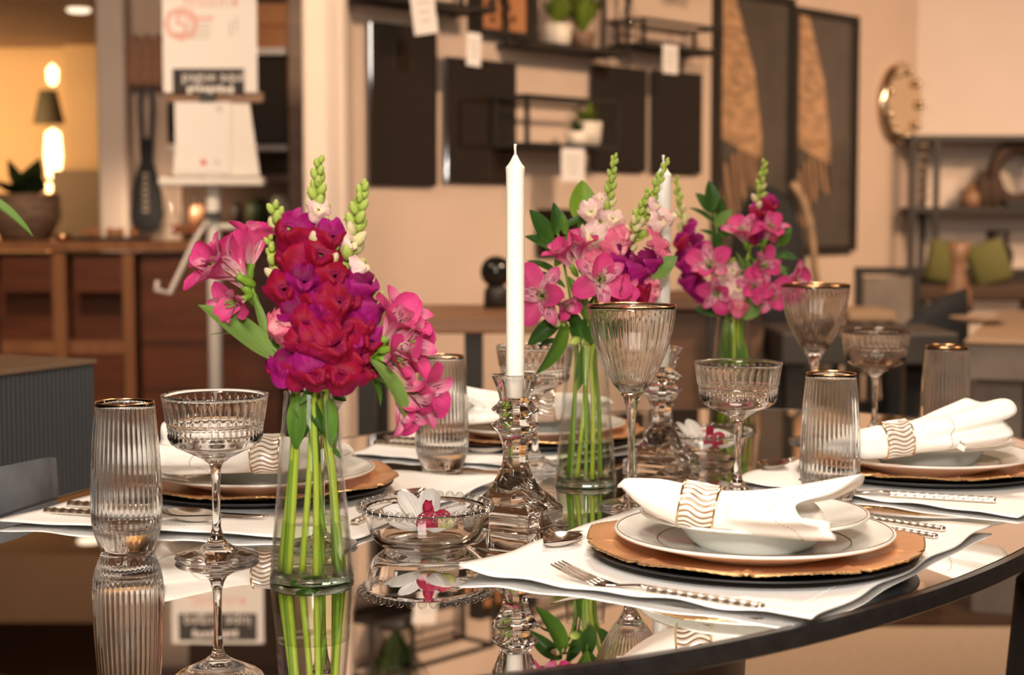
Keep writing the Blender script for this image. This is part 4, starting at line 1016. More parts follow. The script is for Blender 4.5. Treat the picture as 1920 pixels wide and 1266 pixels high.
def napkin(loc, rz, tilt, seed, label, fan=1.0, style=0, roll=0.0, sl=1.0, sr=1.0, bend=(0, 0), care=False):
    rnd = random.Random(seed); p0 = rnd.uniform(0, 6.28); p1 = rnd.uniform(0, 6.28); bl, br = bend
    st = [(-.098, .003, .0016, 0, 0), (-.092, .010, .004, .03, .004), (-.075, .021, .010, .05, .002), (-.050, .0255, .0165, .05, .0), (-.028, .0225, .0190, .03, -.001), (-.017, .0205, .0200, .0, -.001), (.017, .0205, .0200, .0, -.001),
          (.028, .023, .0200, .05, -.001), (.048, .030*fan**.5, .0205, .14, .0), (.075, .039*fan, .0220, .26, .003), (.102, .046*fan, .0250, .28, .006), (.122, .049*fan, .0260, .33, .009),
          (.121, .045*fan, .0215, .33, .009), (.100, .030*fan, .0120, .32, .006), (.070, .014, .007, .3, .003), (.05, .003, .002, 0, 0)]
    M_ = 72; rings = []
    def interp(i, t):
        out = []
        for d in range(5):
            a, b_, c, e = st[max(i-1, 0)][d], st[i][d], st[i+1][d], st[min(i+2, len(st)-1)][d]
            out.append(.5*(2*b_+(c-a)*t+(2*a-5*b_+4*c-e)*t*t+(-a+3*b_-3*c+e)*t**3))
        return out
    for i in range(len(st)-1):
        for t in (0, .33, .67):
            x, w_, h, am, zc = interp(i, t) if 0 < i < 10 else [st[i][d]*(1-t)+st[i+1][d]*t for d in range(5)]
            ring = []
            for k in range(M_):
                th = 2*PI*k/M_
                f = 1+am*(.62*math.cos(3*th+p0)+.5*math.cos(5*th+p1)+.22*math.cos(9*th+2*p0))
                xx = x*(sl if x < 0 else sr)+(am*.055*(math.cos(2*th+p1)+.6*math.cos(3*th+p0)) if x > .03 else 0)
                ring.append(Vector((xx, w_*f*math.cos(th), zc+h*f*math.sin(th)+bl*max(0, -xx-.02)+br*max(0, xx-.02))))
            rings.append(ring)
    m = MB().loft(rings)
    m.v = [tuple(Matrix.Rotation(roll, 3, 'X') @ Vector(q)) for q in m.v]
    ob = m.build('napkin', m_napkin); ob.location = loc; ob.rotation_euler = (0, tilt, rz)
    tag(ob, label, 'napkin', None)
    RX = Matrix.Rotation(roll, 3, 'X'); hs = MB(); ring = min(rings[:33], key=lambda r: abs(r[0].x-.078*sr))
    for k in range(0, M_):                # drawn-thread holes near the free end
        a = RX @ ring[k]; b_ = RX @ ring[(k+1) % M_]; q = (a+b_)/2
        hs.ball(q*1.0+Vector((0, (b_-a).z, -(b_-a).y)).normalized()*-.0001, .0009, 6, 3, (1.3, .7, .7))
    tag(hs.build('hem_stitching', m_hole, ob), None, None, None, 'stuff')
    if care:
        rr = rings[min(range(33), key=lambda i: abs(rings[i][0].x-.088*sr))]; k = int(M_*.60); q = RX @ rr[k]; n_ = Vector((0, -.8, .6))
        o = MB().box((0, 0, 0), (.010, .0006, .018)).build('care_tag', m_napkin, ob, False); o.location = q+n_*.0015; o.rotation_euler = (R(-25), R(35), 0)
        st_ = MB()
        for j_ in range(5): st_.box((-.0034+.0017*j_, -.0005, .001), (.0008, .0004, .0055-.001*(j_ % 2)))
        st_.build('tag_print', m_ink, o, False)
    return ob

# ------------------------------------------------------------------ the four place settings
def zz(v, z): return Vector((v.x, v.y, TZ+z))
SET = {}
def setting(key, chg, face, where):
    """charger centre, the way the diner faces, words that find the setting in the photo"""
    place('underplate', make_underplate, zz(chg, .0034), face, 'matt black underplate beneath the copper charger '+where, 'black underplates')
    place('charger', make_charger, zz(chg, .0086), face+.2, 'copper charger plate with scalloped gilded edge '+where, 'scalloped copper chargers')
    place('dinner', make_dinner, zz(chg, .0110), face, 'white dinner plate with thin gold line '+where, 'white dinner plates')
    place('soup', make_soup, zz(chg, .0158), face, 'white wide-rimmed soup plate under the napkin '+where, 'white soup plates')
WHERE = {'A': 'at the nearest setting', 'B': 'at the setting behind the front vase', 'C': 'at the farthest setting', 'D': 'at the setting on the far right'}
cA, cB, cC, cD = T(1413, 1012, .020), T(492, 893, .020), T(1000, 803, .020), T(1735, 862, .020)
SETS = (('A', cA, R(148)), ('B', cB, R(-16)), ('C', cC, R(-25)), ('D', cD, R(161)))
placemat([T(860, 1080), T(1520, 1172), T(1856, 993), T(1205, 958)], 1, 'white cloth placemat nearest the table edge, under the nearest setting', .0035, ((0, 0, .006, .10),))
placemat([T(-4, 985), T(655, 1022), T(945, 903), T(420, 868)], 2, 'white cloth placemat at the left, behind the front flower vase', .0032, ((1, 1, .004, .12),))
placemat([T(655, 856), T(985, 879), T(1240, 832), T(800, 806)], 3, 'white cloth placemat farthest back, behind the ribbed tumbler', .003)
placemat([T(1372, 908), T(1905, 975), T(2130, 890), T(1525, 858)], 4, 'white cloth placemat at the right, behind the nearest setting', .0035)
for key, c, f in SETS: setting(key, c, f, WHERE[key])
# napkins and rings: lying across the soup plates
def nap(key, ringpx, z, rz, tilt, seed, label, fan=1.0, roll=0.0, sl=1.0, sr=1.0, bend=(0, 0)):
    q = T(ringpx[0], ringpx[1], z)
    napkin(q, rz, tilt, seed, 'white napkin gathered in a wavy ring '+label, fan, 0, roll, sl, sr, bend, key == 'D')
    r = place('ring', make_ring, q, rz, 'gold-edged wavy napkin ring '+label, 'wavy napkin rings'); r.rotation_euler = (0, tilt, rz)
nap('A', (1311, 950), .066, R(-14), R(9), 3, WHERE['A'], .98, 0, .80, .94, (.07, .13))
nap('B', (503, 851), .066, R(176), R(2), 8, WHERE['B'], .95)
nap('C', (1020, 762), .066, R(172), R(3), 11, WHERE['C'], 1.0)
nap('D', (1678, 823), .066, R(8), R(-7), 15, WHERE['D'], 1.05)
# cutlery: (maker, handle end px, tip px)
def cutlery(key, mk, p0, p1, L, label, z=.0030, flip=0.0):
    a, b_ = T(*p0), T(*p1); d = b_-a
    o = place(key, mk, zz(a, z), math.atan2(d.y, d.x), label, {'fork': 'rope-handled forks', 'spoon': 'rope-handled spoons', 'knife': 'rope-handled knives'}[key])
    s_ = d.length/L; o.scale = (s_, max(.85, min(1.1, s_)), max(.9, min(1.1, s_))); return o
cutlery('fork', make_fork, (1432, 1152), (1043, 1092), .202, 'fork with silver rope handle in front of the nearest copper charger')
cutlery('fork', make_fork, (1867, 948), (1500, 926), .202, 'fork with silver rope handle in front of the right-hand copper charger')
cutlery('knife', make_knife, (1771, 1003), (1470, 958), .229, 'knife with rope handle behind the nearest charger, farther of its two handles')
cutlery('spoon', make_spoon, (1757, 1016), (1490, 975), .200, 'spoon with rope handle behind the nearest charger, nearer of its two handles')
cutlery('knife', make_knife, (128, 955), (500, 979), .229, 'knife with rope handle beside the left ribbed tumbler, blade tip near the vase')
cutlery('spoon', make_spoon, (84, 967), (418, 987), .200, 'spoon with rope handle lying in front of the knife at the left tumbler')
cutlery('knife', make_knife, (722, 829), (1010, 850), .229, 'knife with rope handle on the farthest placemat, farther of its two handles')
cutlery('spoon', make_spoon, (702, 837), (945, 857), .200, 'spoon with rope handle on the farthest placemat behind the centre tumbler')
def dessert(label, a_, b_, z):
    return cutlery('spoon', make_spoon, a_, b_, .200, label, z)
dessert('small spoon lying past the left edge of the nearest copper charger', (1190, 985), (1020, 1040), .0036)
dessert('small spoon on the left placemat, its bowl shining behind the beaded bowl', (664, 990), (794, 934), .0036)
dessert('small spoon at the far corner of the right-hand placemat, beside the coupe stem', (1522, 856), (1430, 892), .0036)

# glasses
def glassware(key, mk, pt, label, group):
    o = place(key, mk, zz(pt, .0006), random.uniform(0, 6), label, group)
    if key == 'coupe': o.scale = (.967, .967, .995)
G1, G2, G3 = 'ribbed gold-rim tumblers', 'cut glass coupes', 'gold-rim wine glasses'
glassware('tumbler', make_tumbler, T(239, 1033), 'ribbed gold-rim tumbler at the left, nearest the fluted cabinet', G1)
glassware('tumbler', make_tumbler, T(829, 880), 'ribbed gold-rim tumbler right of the front flowers, left of the candle', G1)
q = T(1555, 938); glassware('tumbler', make_tumbler, q, 'ribbed gold-rim tumbler behind the nearest napkin', G1)
glassware('tumbler', make_tumbler, T(1771, 848), 'blurred ribbed gold-rim tumbler behind the right-hand napkin', G1)
glassware('coupe', make_coupe, T(407, 1049), 'cut glass coupe left of the front flower vase', G2)
glassware('coupe', make_coupe, T(1003, 878), 'cut glass coupe behind the front candle', G2)
glassware('coupe', make_coupe, T(1382, 936), 'cut glass coupe in front of the farthest vase', G2)
glassware('coupe', make_coupe, T(1639, 822), 'blurred cut glass coupe beside the farthest wine glass', G2)
glassware('wine', make_wine, T(1183, 950), 'gold-rim wine glass standing left of the nearest napkin', G3)
glassware('wine', make_wine, T(602, 1024), 'gold-rim wine glass mostly hidden behind the front flower vase', G3)
glassware('wine', make_wine, T(1525, 829), 'gold-rim wine glass farthest back, right of the rear bouquet', G3)
# candlesticks, candles
for pt, lab, rz in ((T(966, 985), 'in front, left of the middle bouquet', R(-75)), (T(1240, 888), 'behind the front wine glass', R(-73))):
    place('cstick', make_candlestick, zz(pt, .0006), rz, 'faceted crystal candlestick on a square foot '+lab, 'crystal candlesticks')
    place('candle', make_candle, zz(pt, .1402), rz, 'white unburnt taper candle in the candlestick '+lab, 'white taper candles')
# beaded bowls
BW = (T(798, 1027), T(1316, 868))
place('bowl', make_bowl, zz(BW[0], .0004), 0, 'clear glass bowl with beaded rim left of the front candlestick', 'beaded glass bowls')
place('bowl', make_bowl, zz(BW[1], .0004), .2, 'clear glass bowl with beaded rim right of the rear candlestick', 'beaded glass bowls')
# vases
VS = (T(585, 1086), T(1098, 908), T(1372, 805), Vector((-.49, 1.42, TZ)))
for v, lab in zip(VS, ('clear tapered glass vase of water in front, at the left', 'clear tapered glass vase of water in the middle, left of the wine glass', 'clear tapered glass vase farthest back, behind the right coupe', 'clear tapered glass vase by the near left end of the table')):
    place('vase', make_vase, zz(v, .0004), 0, lab, 'tapered glass vases')
# ------------------------------------------------------------------ flowers
def frame_(d, up=(0, 0, 1)):
    x = Vector(d).normalized(); u = Vector(up)
    if abs(x.dot(u.normalized())) > .97: u = Vector((0, -1, .2))
    y = u.cross(x).normalized(); z = x.cross(y); return Matrix((x, y, z)).transposed().to_4x4()
def petal_mesh(name, m, L, w_, bend0, bend1, cup, tip=.5, wave=0.0, nu=8, nv=12, base=.18):
    """a petal along +X that leaves its base and curls upwards (bend in radians from base to tip)"""
    pts = []; x = z = 0.0
    for k in range(nv+1):
        a = bend0+(bend1-bend0)*k/nv; pts.append((x, z, a)); x += L/nv*math.cos(a); z += L/nv*math.sin(a)
    def fn(u, v):
        k = min(nv, int(round(v*nv))); X, Z, a = pts[k]; s_ = 2*u-1
        wd = w_/2*(.20+.80*min(1, v/.58)**1.3*(2-min(1, v/.58)**1.3) if v < .58 else 1.0)*max(.03, 1-max(0, (v-.55)/.45)**2.6)**.5*(1-.25*max(0, v-.93)/.07)
        n_ = cup*wd*s_*s_+wave*wd*math.sin(9*v+4*s_)*abs(s_)
        return (X-n_*math.sin(a), s_*wd, Z+n_*math.cos(a))
    return MB().grid(fn, nu, nv).mesh(name, m)
def leaf_mesh(name, m, L=1.0, w_=.28, bend=.5, cup=.35, twist=0.0):
    nv = 14; pts = []; x = z = 0.0
    for k in range(nv+1):
        a = bend*(.5-k/nv); pts.append((x, z, a)); x += L/nv*math.cos(a); z += L/nv*math.sin(a)
    def fn(u, v):
        k = min(nv, int(round(v*nv))); X, Z, a = pts[k]; s_ = 2*u-1
        wd = w_/2*(math.sin(PI*v**.85)**.8 if 0 < v < 1 else 0)+.012*(1-v)
        n_ = cup*wd*abs(s_)**1.4
        y, zq = s_*wd, n_; t = twist*v; y, zq = y*math.cos(t)-zq*math.sin(t), y*math.sin(t)+zq*math.cos(t)
        return (X-zq*math.sin(a), y, Z+zq*math.cos(a))
    return MB().grid(fn, 8, nv).mesh(name, m)
# shared meshes
LEAF = {k: leaf_mesh('leaf', m, 1, w_, b_, c_, t_) for k, m, w_, b_, c_, t_ in (('g', m_leafg, .26, .7, .25, .25), ('d', m_leafd, .42, .5, .35, .1), ('m', m_leaf, .36, .6, .35, -.2), ('l', m_leafl, .50, .3, .25, .15), ('n', m_leafg, .17, .9, .3, .4), ('o', m_leaf, .22, .9, .4, -.35))}
OUTER = [petal_mesh('petal', A_OUT, .046, .026, .95, -.15, .35, .62, .10), petal_mesh('petal', A_OUT, .046, .027, 1.1, -.35, .3, .62, .12), petal_mesh('petal', A_OUT, .044, .025, 1.25, .45, .45, .62, .1)]
INNER = [petal_mesh('petal', A_IN, .044, .0165, 1.0, .05, .5, .7, .05), petal_mesh('petal', A_IN, .043, .016, 1.25, .35, .5, .7, .05)]
SN = {}
for key, mm, pm in (('R', F_RED, F_RED), ('M', F_MAG, F_RED), ('P', F_PUR, F_MAG), ('K', F_PNK, F_PNK), ('L', F_PAL, PAL_PAL)):
    var = []
    for v_ in range(2):
        def up(u, v, v_=v_):              # two rounded ruffled lobes standing up and bending back
            s_ = 2*u-1; L = (.66+.05*v_)*(1-.26*math.exp(-(s_/.17)**2))*(1-.30*s_**4)
            w_ = .20+.36*math.sin(PI/2*min(1, v*1.1)); bk = (.40+.22*v_)*v*v
            rf = (.07*math.sin(6*s_+2.2*v_)+.04*math.sin(13*s_+v_))*v*v
            return (.06+.20*v-bk+rf-.10*s_*s_*v, s_*w_*(1-.10*v*v), .08+L*v*(1-.10*v_*v)-.16*s_*s_*v)
        def lo(u, v, v_=v_):              # puffed palate running out into three reflexed lobes
            ph_ = (u-.5)*R(232); gr = 1-.45*math.exp(-(ph_/.28)**2)
            r = .05+.58*v*(1+.17*math.cos(3*ph_)*v)*(1-.06*v_)
            bul = .30*math.sin(PI*min(1, v/.62))*gr*max(.15, math.cos(ph_*.62))
            return (.16+bul-.34*v*v*v+.035*math.sin(11*ph_+2*v_)*v*v, r*math.sin(ph_)*1.02, .02-r*math.cos(ph_)*.98)
        tb_ = MB().lathe([(.05, -.66), (.13, -.60), (.20, -.34), (.24, 0), (.22, .10)], 12)
        tb_.v = [(z, y, x*.95-.02) for x, y, z in tb_.v]
        sc3 = .030
        def S_(b): b.v = [tuple(sc3*q for q in p) for p in b.v]; return b
        tubeM = S_(tb_).mesh('blossom', mm); upM = S_(MB().grid(up, 18, 8)).mesh('upper_lip', mm); loM = S_(MB().grid(lo, 24, 9)).mesh('lower_lip', pm)
        var.append((tubeM, upM, loM))
    SN[key] = var
BUDM = {k: MB().lathe([(0, 0), (.20, .08), (.31, .36), (.27, .68), (.12, .93), (0, 1)], 10).mesh('bud', m) for k, m in (('b', m_bud), ('c', m_cream))}
SEP = leaf_mesh('sepal', m_bud, 1, .5, .6, .6)

def spline(pts, n=8):
    pts = [Vector(p) for p in pts]; out = []
    for i in range(len(pts)-1):
        p0, p1, p2, p3 = pts[max(i-1, 0)], pts[i], pts[i+1], pts[min(i+2, len(pts)-1)]
        for k in range(n):
            t = k/n; out.append(.5*(2*p1+(p2-p0)*t+(2*p0-5*p1+4*p2-p3)*t*t+(3*p1-p0-3*p2+p3)*t**3))
    out.append(pts[-1]); return out
class Stem:
    """a cut stem: from the vase bottom through its neck to the tip; flowers, buds and leaves are its parts"""
    n = 0
    def __init__(s, name, label, cat, vase, foot, neck, tip, rad=.0042, m=None, group=None, mids=()):
        Stem.n += 1
        s.vase = vase; fo = Vector((foot[0]*1.85, foot[1]*1.7)); fo *= min(1, .029/max(1e-4, fo.length)); base = vase+Vector((fo.x, fo.y, .0095)); ne = Vector((neck[0]*1.3, neck[1]*1.2)); ne *= min(1, .0165/max(1e-4, ne.length)); nk = vase+Vector((ne.x, ne.y, .168))
        s.tip = Vector(tip); s.base = base; s.rnd = random.Random(Stem.n*13+1)
        s.root = thing(name, label, cat, base, 0, group)
        mid = nk+(s.tip-nk)*.35+Vector((0, 0, .012))
        s.path = spline([base, base.lerp(nk, .55)+Vector((.001, 0, 0)), nk]+(list(mids) or [mid])+[s.tip], 7)
        k = len(s.path); s.rad = rad
        MB().tube([p-base for p in s.path], [rad*(1-.45*i/(k-1)) for i in range(k)], 8).build('stem', m or m_stem, s.root)
    def near(s, p):
        return min(s.path[len(s.path)//3:], key=lambda q: (q-p).length+max(0, q.z-p.z)*1.6)
    def pedicel(s, p, r=.0014):
        q = s.near(p-Vector((0, 0, .012)))
        MB().tube([t-s.base for t in spline([q, q.lerp(p, .5)-Vector((0, 0, .004)), p], 4)], r, 6).build('pedicel', s.m if hasattr(s, 'm') else m_stem, s.root)
    def put(s, name, me, p, M, parent=None, k=1.0):
        o = obj(name, me, parent or s.root)
        mt = M.copy() if parent else Matrix.Translation(p-s.base) @ M
        o.matrix_local = mt @ Matrix.Diagonal((k, k, k, 1)) if not parent else mt; return o
    def blossom(s, p, face, key, k=1.0, roll=0.0):
        t, u, l = SN[key][s.rnd.randrange(2)]; M = frame_(face) @ Matrix.Rotation(roll, 4, 'X')
        b_ = s.put('blossom', t, p, M, None, k)
        obj('upper_lip', u, b_); obj('lower_lip', l, b_)
    def alstro(s, p, face, k=1.0, close=0.0, roll=None):
        M = frame_(face) @ Matrix.Rotation(s.rnd.uniform(0, 6) if roll is None else roll, 4, 'X')
        tb_ = MB(); tb_.lathe([(0, -.016), (.003, -.014), (.0042, -.008), (.0035, -.002), (.004, .002), (0, .003)], 8)
        for q in range(5):
            a = 2*PI*q/5+.3; tb_.tube([(0, 0, 0), (.002*math.cos(a), .002*math.sin(a), .014), (.004*math.cos(a)-.002, .004*math.sin(a), .026)], .0006, 5); tb_.ball((.004*math.cos(a)-.002, .004*math.sin(a), .027), .0013, 6, 4)
        tb_.v = [(z, y, -x) for x, y, z in tb_.v]
        c = s.put('flower', tb_.mesh('flower', m_stemd), p, M, None, k)
        for q in range(6):
            a = 2*PI*q/6; me = OUTER[(q//2+Stem.n) % 3] if q % 2 == 0 else INNER[(q//2) % 2]
            tl = -close*(.6+.25*s.rnd.random())
            # petals leave along the axis: local petal X turned towards radial
            Mp = Matrix.Rotation(a, 4, 'X') @ Matrix.Rotation(R(-2)+tl*.0, 4, 'Y') @ Matrix(((0, 0, 1, 0), (0, 1, 0, 0), (1, 0, 0, 0), (0, 0, 0, 1))) @ Matrix.Rotation(-close*.55, 4, 'Y')
            o = obj('petal', me, c); o.matrix_local = Mp
    def leaf(s, p0, p1, key='m', up=(0, -.5, 1), wk=1.0):
        d = Vector(p1)-Vector(p0); M = frame_(d, up); L = d.length
        o = obj('leaf', LEAF[key], s.root); o.matrix_local = Matrix.Translation(Vector(p0)-s.base) @ M @ Matrix.Diagonal((L, L*wk, L, 1))
    def buds(s, t0, n, size, key='b'):
        i0 = min(range(len(s.path)), key=lambda i: abs(s.path[i].z-(s.vase.z+.168)))
        pts = s.path[i0:]; cum = [0]
        for a, b_ in zip(pts, pts[1:]): cum.append(cum[-1]+(b_-a).length)
        for i in range(n):
            f = t0+(1-t0)*(i/max(1, n-1))**.85; L = f*cum[-1]; a = max(q for q in range(len(cum)) if cum[q] <= L+1e-9); a = min(a, len(pts)-2)
            p = pts[a].lerp(pts[a+1], (L-cum[a])/max(1e-6, cum[a+1]-cum[a])); dr = (pts[a+1]-pts[a]).normalized()
            an = i*2.4+s.rnd.uniform(-.3, .3); q = i/n; sz = size*(1.30-.75*q)
            sd = Vector((math.cos(an), math.sin(an), 0)); d = (sd*(.95-.5*q)+dr*(.75+.5*q)).normalized()
            kk = 'c' if (key == 'c' or s.rnd.random() < .55) and q < .45 else 'b'
            s.put('bud', BUDM[kk], p+sd*.0008, frame_(d) @ Matrix(((0, 0, 1, 0), (0, 1, 0, 0), (-1, 0, 0, 0), (0, 0, 0, 1))), None, sz)
            if i % 3 == 0:
                o = obj('sepal', SEP, s.root); o.matrix_local = Matrix.Translation(p-s.base) @ frame_(sd+dr*.5) @ Matrix.Diagonal((sz*.9,)*3+(1,))
def wp(v, px, py, dd=0.0): return W(px, py, v.y+dd)
def outward(v, p, cam_pull=.55, lift=.15):
    d = p-Vector((v.x, v.y, p.z)); d = Vector((d.x, d.y, 0))*14+Vector((0, -cam_pull, lift)); return d.normalized()

GSN, GAL, GLF = 'snapdragon stems', 'alstroemeria stems', 'leafy sprigs'
def snap(v, label, foot, neck, tip, tdd, bl, buds, key='b', bs=.016, rad=.0034, mids=()):
    s = Stem('snapdragon', label, 'flower', v, foot, neck, wp(v, *tip, tdd), rad, None, GSN, [wp(v, *m) for m in mids])
    s.buds(buds[0], buds[1], bs, key)
    for (px, py, dd, c, *r) in bl:
        p = wp(v, px, py, dd); k = r[0] if r else 1.0
        s.blossom(p, outward(v, p, s.rnd.uniform(.4, .9), s.rnd.uniform(-.15, .25))+Vector((s.rnd.uniform(-.45, .45), 0, s.rnd.uniform(-.15, .3))), c, k*s.rnd.uniform(.84, 1.0), s.rnd.uniform(-.55, .55))
        s.pedicel(p+Vector((0, .012, -.002)))
    return s
V1, V2, V3, V4 = VS
# ---- front bouquet
snap(V1, 'tallest front snapdragon with a pale green tip and crimson blossoms', (-.004, -.008), (.002, -.002), (597, 308), .0,
     [(597, 395, -.010, 'L', .62), (622, 445, -.012, 'M', .95), (600, 480, -.016, 'R', 1.15), (625, 520, -.022, 'R', 1.05), (588, 560, -.028, 'M', .95), (607, 612, -.034, 'R', 1.1), (585, 660, -.036, 'R', 1.1), (560, 700, -.034, 'M', 1.05), (612, 690, -.040, 'R', 1.1)], (.60, 22), 'b', .0165)
snap(V1, 'front snapdragon leaning right with a yellow-green tip', (.012, .006), (.010, .002), (681, 352), .004,
     [(655, 455, -.004, 'L', .7), (676, 500, -.006, 'L', .8), (690, 535, -.010, 'P', .95), (655, 560, -.022, 'M', 1.05), (640, 610, -.032, 'R', 1.1), (662, 640, -.034, 'P', 1.0), (640, 655, -.04, 'R', 1.05), (655, 700, -.036, 'R', 1.15)], (.60, 20), 'b', .0165)
snap(V1, 'front snapdragon leaning left, magenta blossoms under two green buds', (-.014, .004), (-.010, -.002), (515, 393), .0,
     [(545, 432, -.010, 'M', 1.15), (540, 480, -.012, 'R', 1.05), (535, 545, -.020, 'R', 1.2), (565, 590, -.028, 'P', 1.0), (528, 612, -.026, 'K', 1.0), (570, 640, -.036, 'R', 1.05), (535, 690, -.030, 'P', .9)], (.86, 6), 'b', .015)
snap(V1, 'dense front snapdragon of crimson blossoms facing the table edge', (.004, -.016), (.004, -.012), (628, 470), -.01,
     [(570, 530, -.030, 'P', .9), (632, 570, -.040, 'R', 1.1), (600, 640, -.048, 'R', 1.1), (628, 650, -.050, 'R', 1.1), (590, 700, -.046, 'M', 1.05), (640, 705, -.046, 'R', 1.05), (612, 575, -.036, 'P', 1.0), (575, 610, -.040, 'R', .95)], (.85, 6), 'b', .012)
snap(V1, 'short front snapdragon hidden low on the right of the bouquet', (.016, -.006), (.012, -.006), (705, 560), -.005,
     [(700, 575, -.014, 'P', .95), (680, 610, -.026, 'M', 1.0), (695, 640, -.024, 'M', .95), (672, 668, -.034, 'R', 1.0), (690, 695, -.020, 'R', .85)], (.9, 4), 'c', .013)
snap(V1, 'small front snapdragon with green buds at the left of the bouquet', (-.010, -.012), (-.008, -.008), (505, 452), .01,
     [(518, 610, -.022, 'K', .8), (512, 690, -.020, 'M', .7)], (.62, 14), 'b', .0135)
def alst(v, label, foot, neck, tip, fl, leaves=(), m=None, rad=.0029, mids=()):
    s = Stem('alstroemeria', label, 'flower', v, foot, neck, wp(v, *tip), rad, m or m_stemd, GAL, [wp(v, *q) for q in mids]); s.m = m or m_stemd
    for (px, py, dd, fc, k, cl) in fl:
        p = wp(v, px, py, dd); s.alstro(p, fc, k, cl); s.pedicel(p-Vector(fc).normalized()*.014, .0013)
    for (a, b_, key, *r) in leaves: s.leaf(wp(v, *a), wp(v, *b_), key, r[0] if r else (0, -.6, 1), r[1] if len(r) > 1 else 1.0)
    return s
alst(V1, 'pink alstroemeria opening up and left above a broad leaf in the front vase', (-.012, -.010), (-.012, .002), (488, 585, -.005),
     [(462, 540, -.008, (-.45, -.30, .85), 1.30, .85), (448, 520, -.016, (-.75, -.45, .45), 1.15, .75), (458, 560, -.02, (-.5, -.75, -.25), .8, .6), (470, 500, .01, (.15, .2, 1), 1.05, .95)],
     [((515, 672, -.02), (366, 571, -.035), 'g', (.2, -1, .75), 1.10), ((500, 640, -.015), (470, 545, -.01), 'n'), ((520, 660, -.02), (388, 632, .01), 'n', (0, -.6, 1), .7), ((512, 700, .01), (530, 620, .0), 'm')])
alst(V1, 'pink alstroemeria leaning right with striped petals in the front vase', (.014, -.008), (.012, .002), (715, 650, -.01),
     [(722, 635, -.02, (.55, -.35, .75), 1.15, .75), (735, 655, -.03, (.85, -.45, .15), 1.0, .70), (718, 672, -.02, (.7, -.6, -.05), .9, .6)],
     [((690, 672, -.02), (768, 812, -.045), 'n', (.9, -.6, .5), 1.3), ((660, 700, -.01), (790, 692, -.01), 'm', (0, -.7, .8), .75), ((660, 690, -.01), (745, 745, .0), 'm', (0, -.4, 1), .8), ((690, 690, .01), (712, 765, .01), 'm', (.6, -.6, .5), .7)])
alst(V1, 'drooping magenta alstroemeria at the far right of the front bouquet', (.010, .012), (.016, .0), (742, 712, -.02),
     [(752, 728, -.02, (.82, -.45, -.18), 1.12, .72), (745, 745, -.03, (.45, -.5, -.75), .85, .8)],
     [((640, 720, .0), (730, 700, .0), 'd', (0, -.6, 1), .8)], mids=((660, 690, -.01),))
s = Stem('leafy_sprig', 'leafy green sprig inside the front vase, curling at its neck', 'foliage', V1, (.006, -.015), (.0, -.008), wp(V1, 590, 650, .01), .0024, m_stemd, GLF)
for a, b_, k, wk in (((590, 745, 0), (548, 845, -.004), 'd', .8), ((585, 800, -.008), (600, 870, -.012), 'd', .6), ((560, 742, -.012), (556, 845, -.016), 'm', 1.0), ((575, 742, -.012), (610, 815, -.016), 'd', .7), ((606, 800, -.01), (585, 828, -.018), 'd', .9), ((618, 745, -.01), (622, 840, -.014), 'm', .8), ((625, 840, -.012), (640, 862, -.018), 'd', .8), ((550, 738, -.01), (575, 800, -.015), 'm', 1.1), ((590, 900, -.012), (610, 1000, -.02), 'l', .3), ((560, 740, .004), (545, 800, 0), 'd', .8), ((620, 740, .01), (628, 850, .004), 'm', .6), ((600, 735, .004), (650, 715, .004), 'd', .8), ((570, 735, -.004), (520, 712, .004), 'd', .8), ((590, 725, -.012), (560, 760, -.02), 'm', .9), ((615, 735, .0), (650, 752, .006), 'd', .9), ((600, 1080, -.02), (545, 1095, -.024), 'm', .5)):
    s.leaf(wp(V1, *a), wp(V1, *b_), k, (0, -1, .3), wk)
for foot, neck, tip, lab in (((-.016, -.002), (-.009, -.004), (560, 690), 'bare green stem leaning left in the front vase'), ((.004, .014), (.002, .004), (600, 690), 'bare green stem at the back of the front vase'), ((.016, .004), (.006, .0), (615, 690), 'bare green stem leaning right in the front vase')):
    Stem('green_stalk', lab, 'stalk', V1, foot, neck, wp(V1, *tip), .0030, m_stem, 'bare stems in the front vase')
# ---- middle bouquet
snap(V2, 'blush snapdragon with the tallest green tip in the middle bouquet', (-.006, -.004), (.002, -.004), (1152, 298), .0,
     [(1128, 375, -.006, 'L', .70), (1108, 398, -.012, 'L', .85), (1148, 412, -.014, 'L', 1.0), (1112, 445, -.026, 'L', 1.15), (1165, 442, -.018, 'K', 1.05), (1158, 465, -.026, 'K', 1.1), (1120, 488, -.024, 'K', .95)], (.58, 24), 'b', .0145)
snap(V2, 'blush snapdragon leaning right across the rear candle', (.010, .004), (.010, .004), (1249, 305), .004,
     [(1228, 385, -.004, 'L', .62), (1234, 418, -.010, 'L', .95), (1256, 405, -.004, 'L', .75), (1238, 455, -.012, 'K', .95), (1245, 475, -.010, 'K', .85)], (.60, 20), 'b', .0135)
snap(V2, 'dark magenta snapdragon with a slim green spike in the middle bouquet', (.004, -.012), (.006, -.006), (1214, 362), -.006,
     [(1172, 485, -.026, 'P', 1.1), (1200, 505, -.032, 'P', 1.05), (1226, 488, -.022, 'P', .95), (1178, 525, -.034, 'P', 1.0), (1160, 540, -.028, 'R', 1.0), (1205, 540, -.030, 'M', .95), (1222, 530, -.020, 'K', .85), (1190, 560, -.034, 'R', .95), (1225, 548, -.024, 'K', .8)], (.62, 18), 'b', .0135)
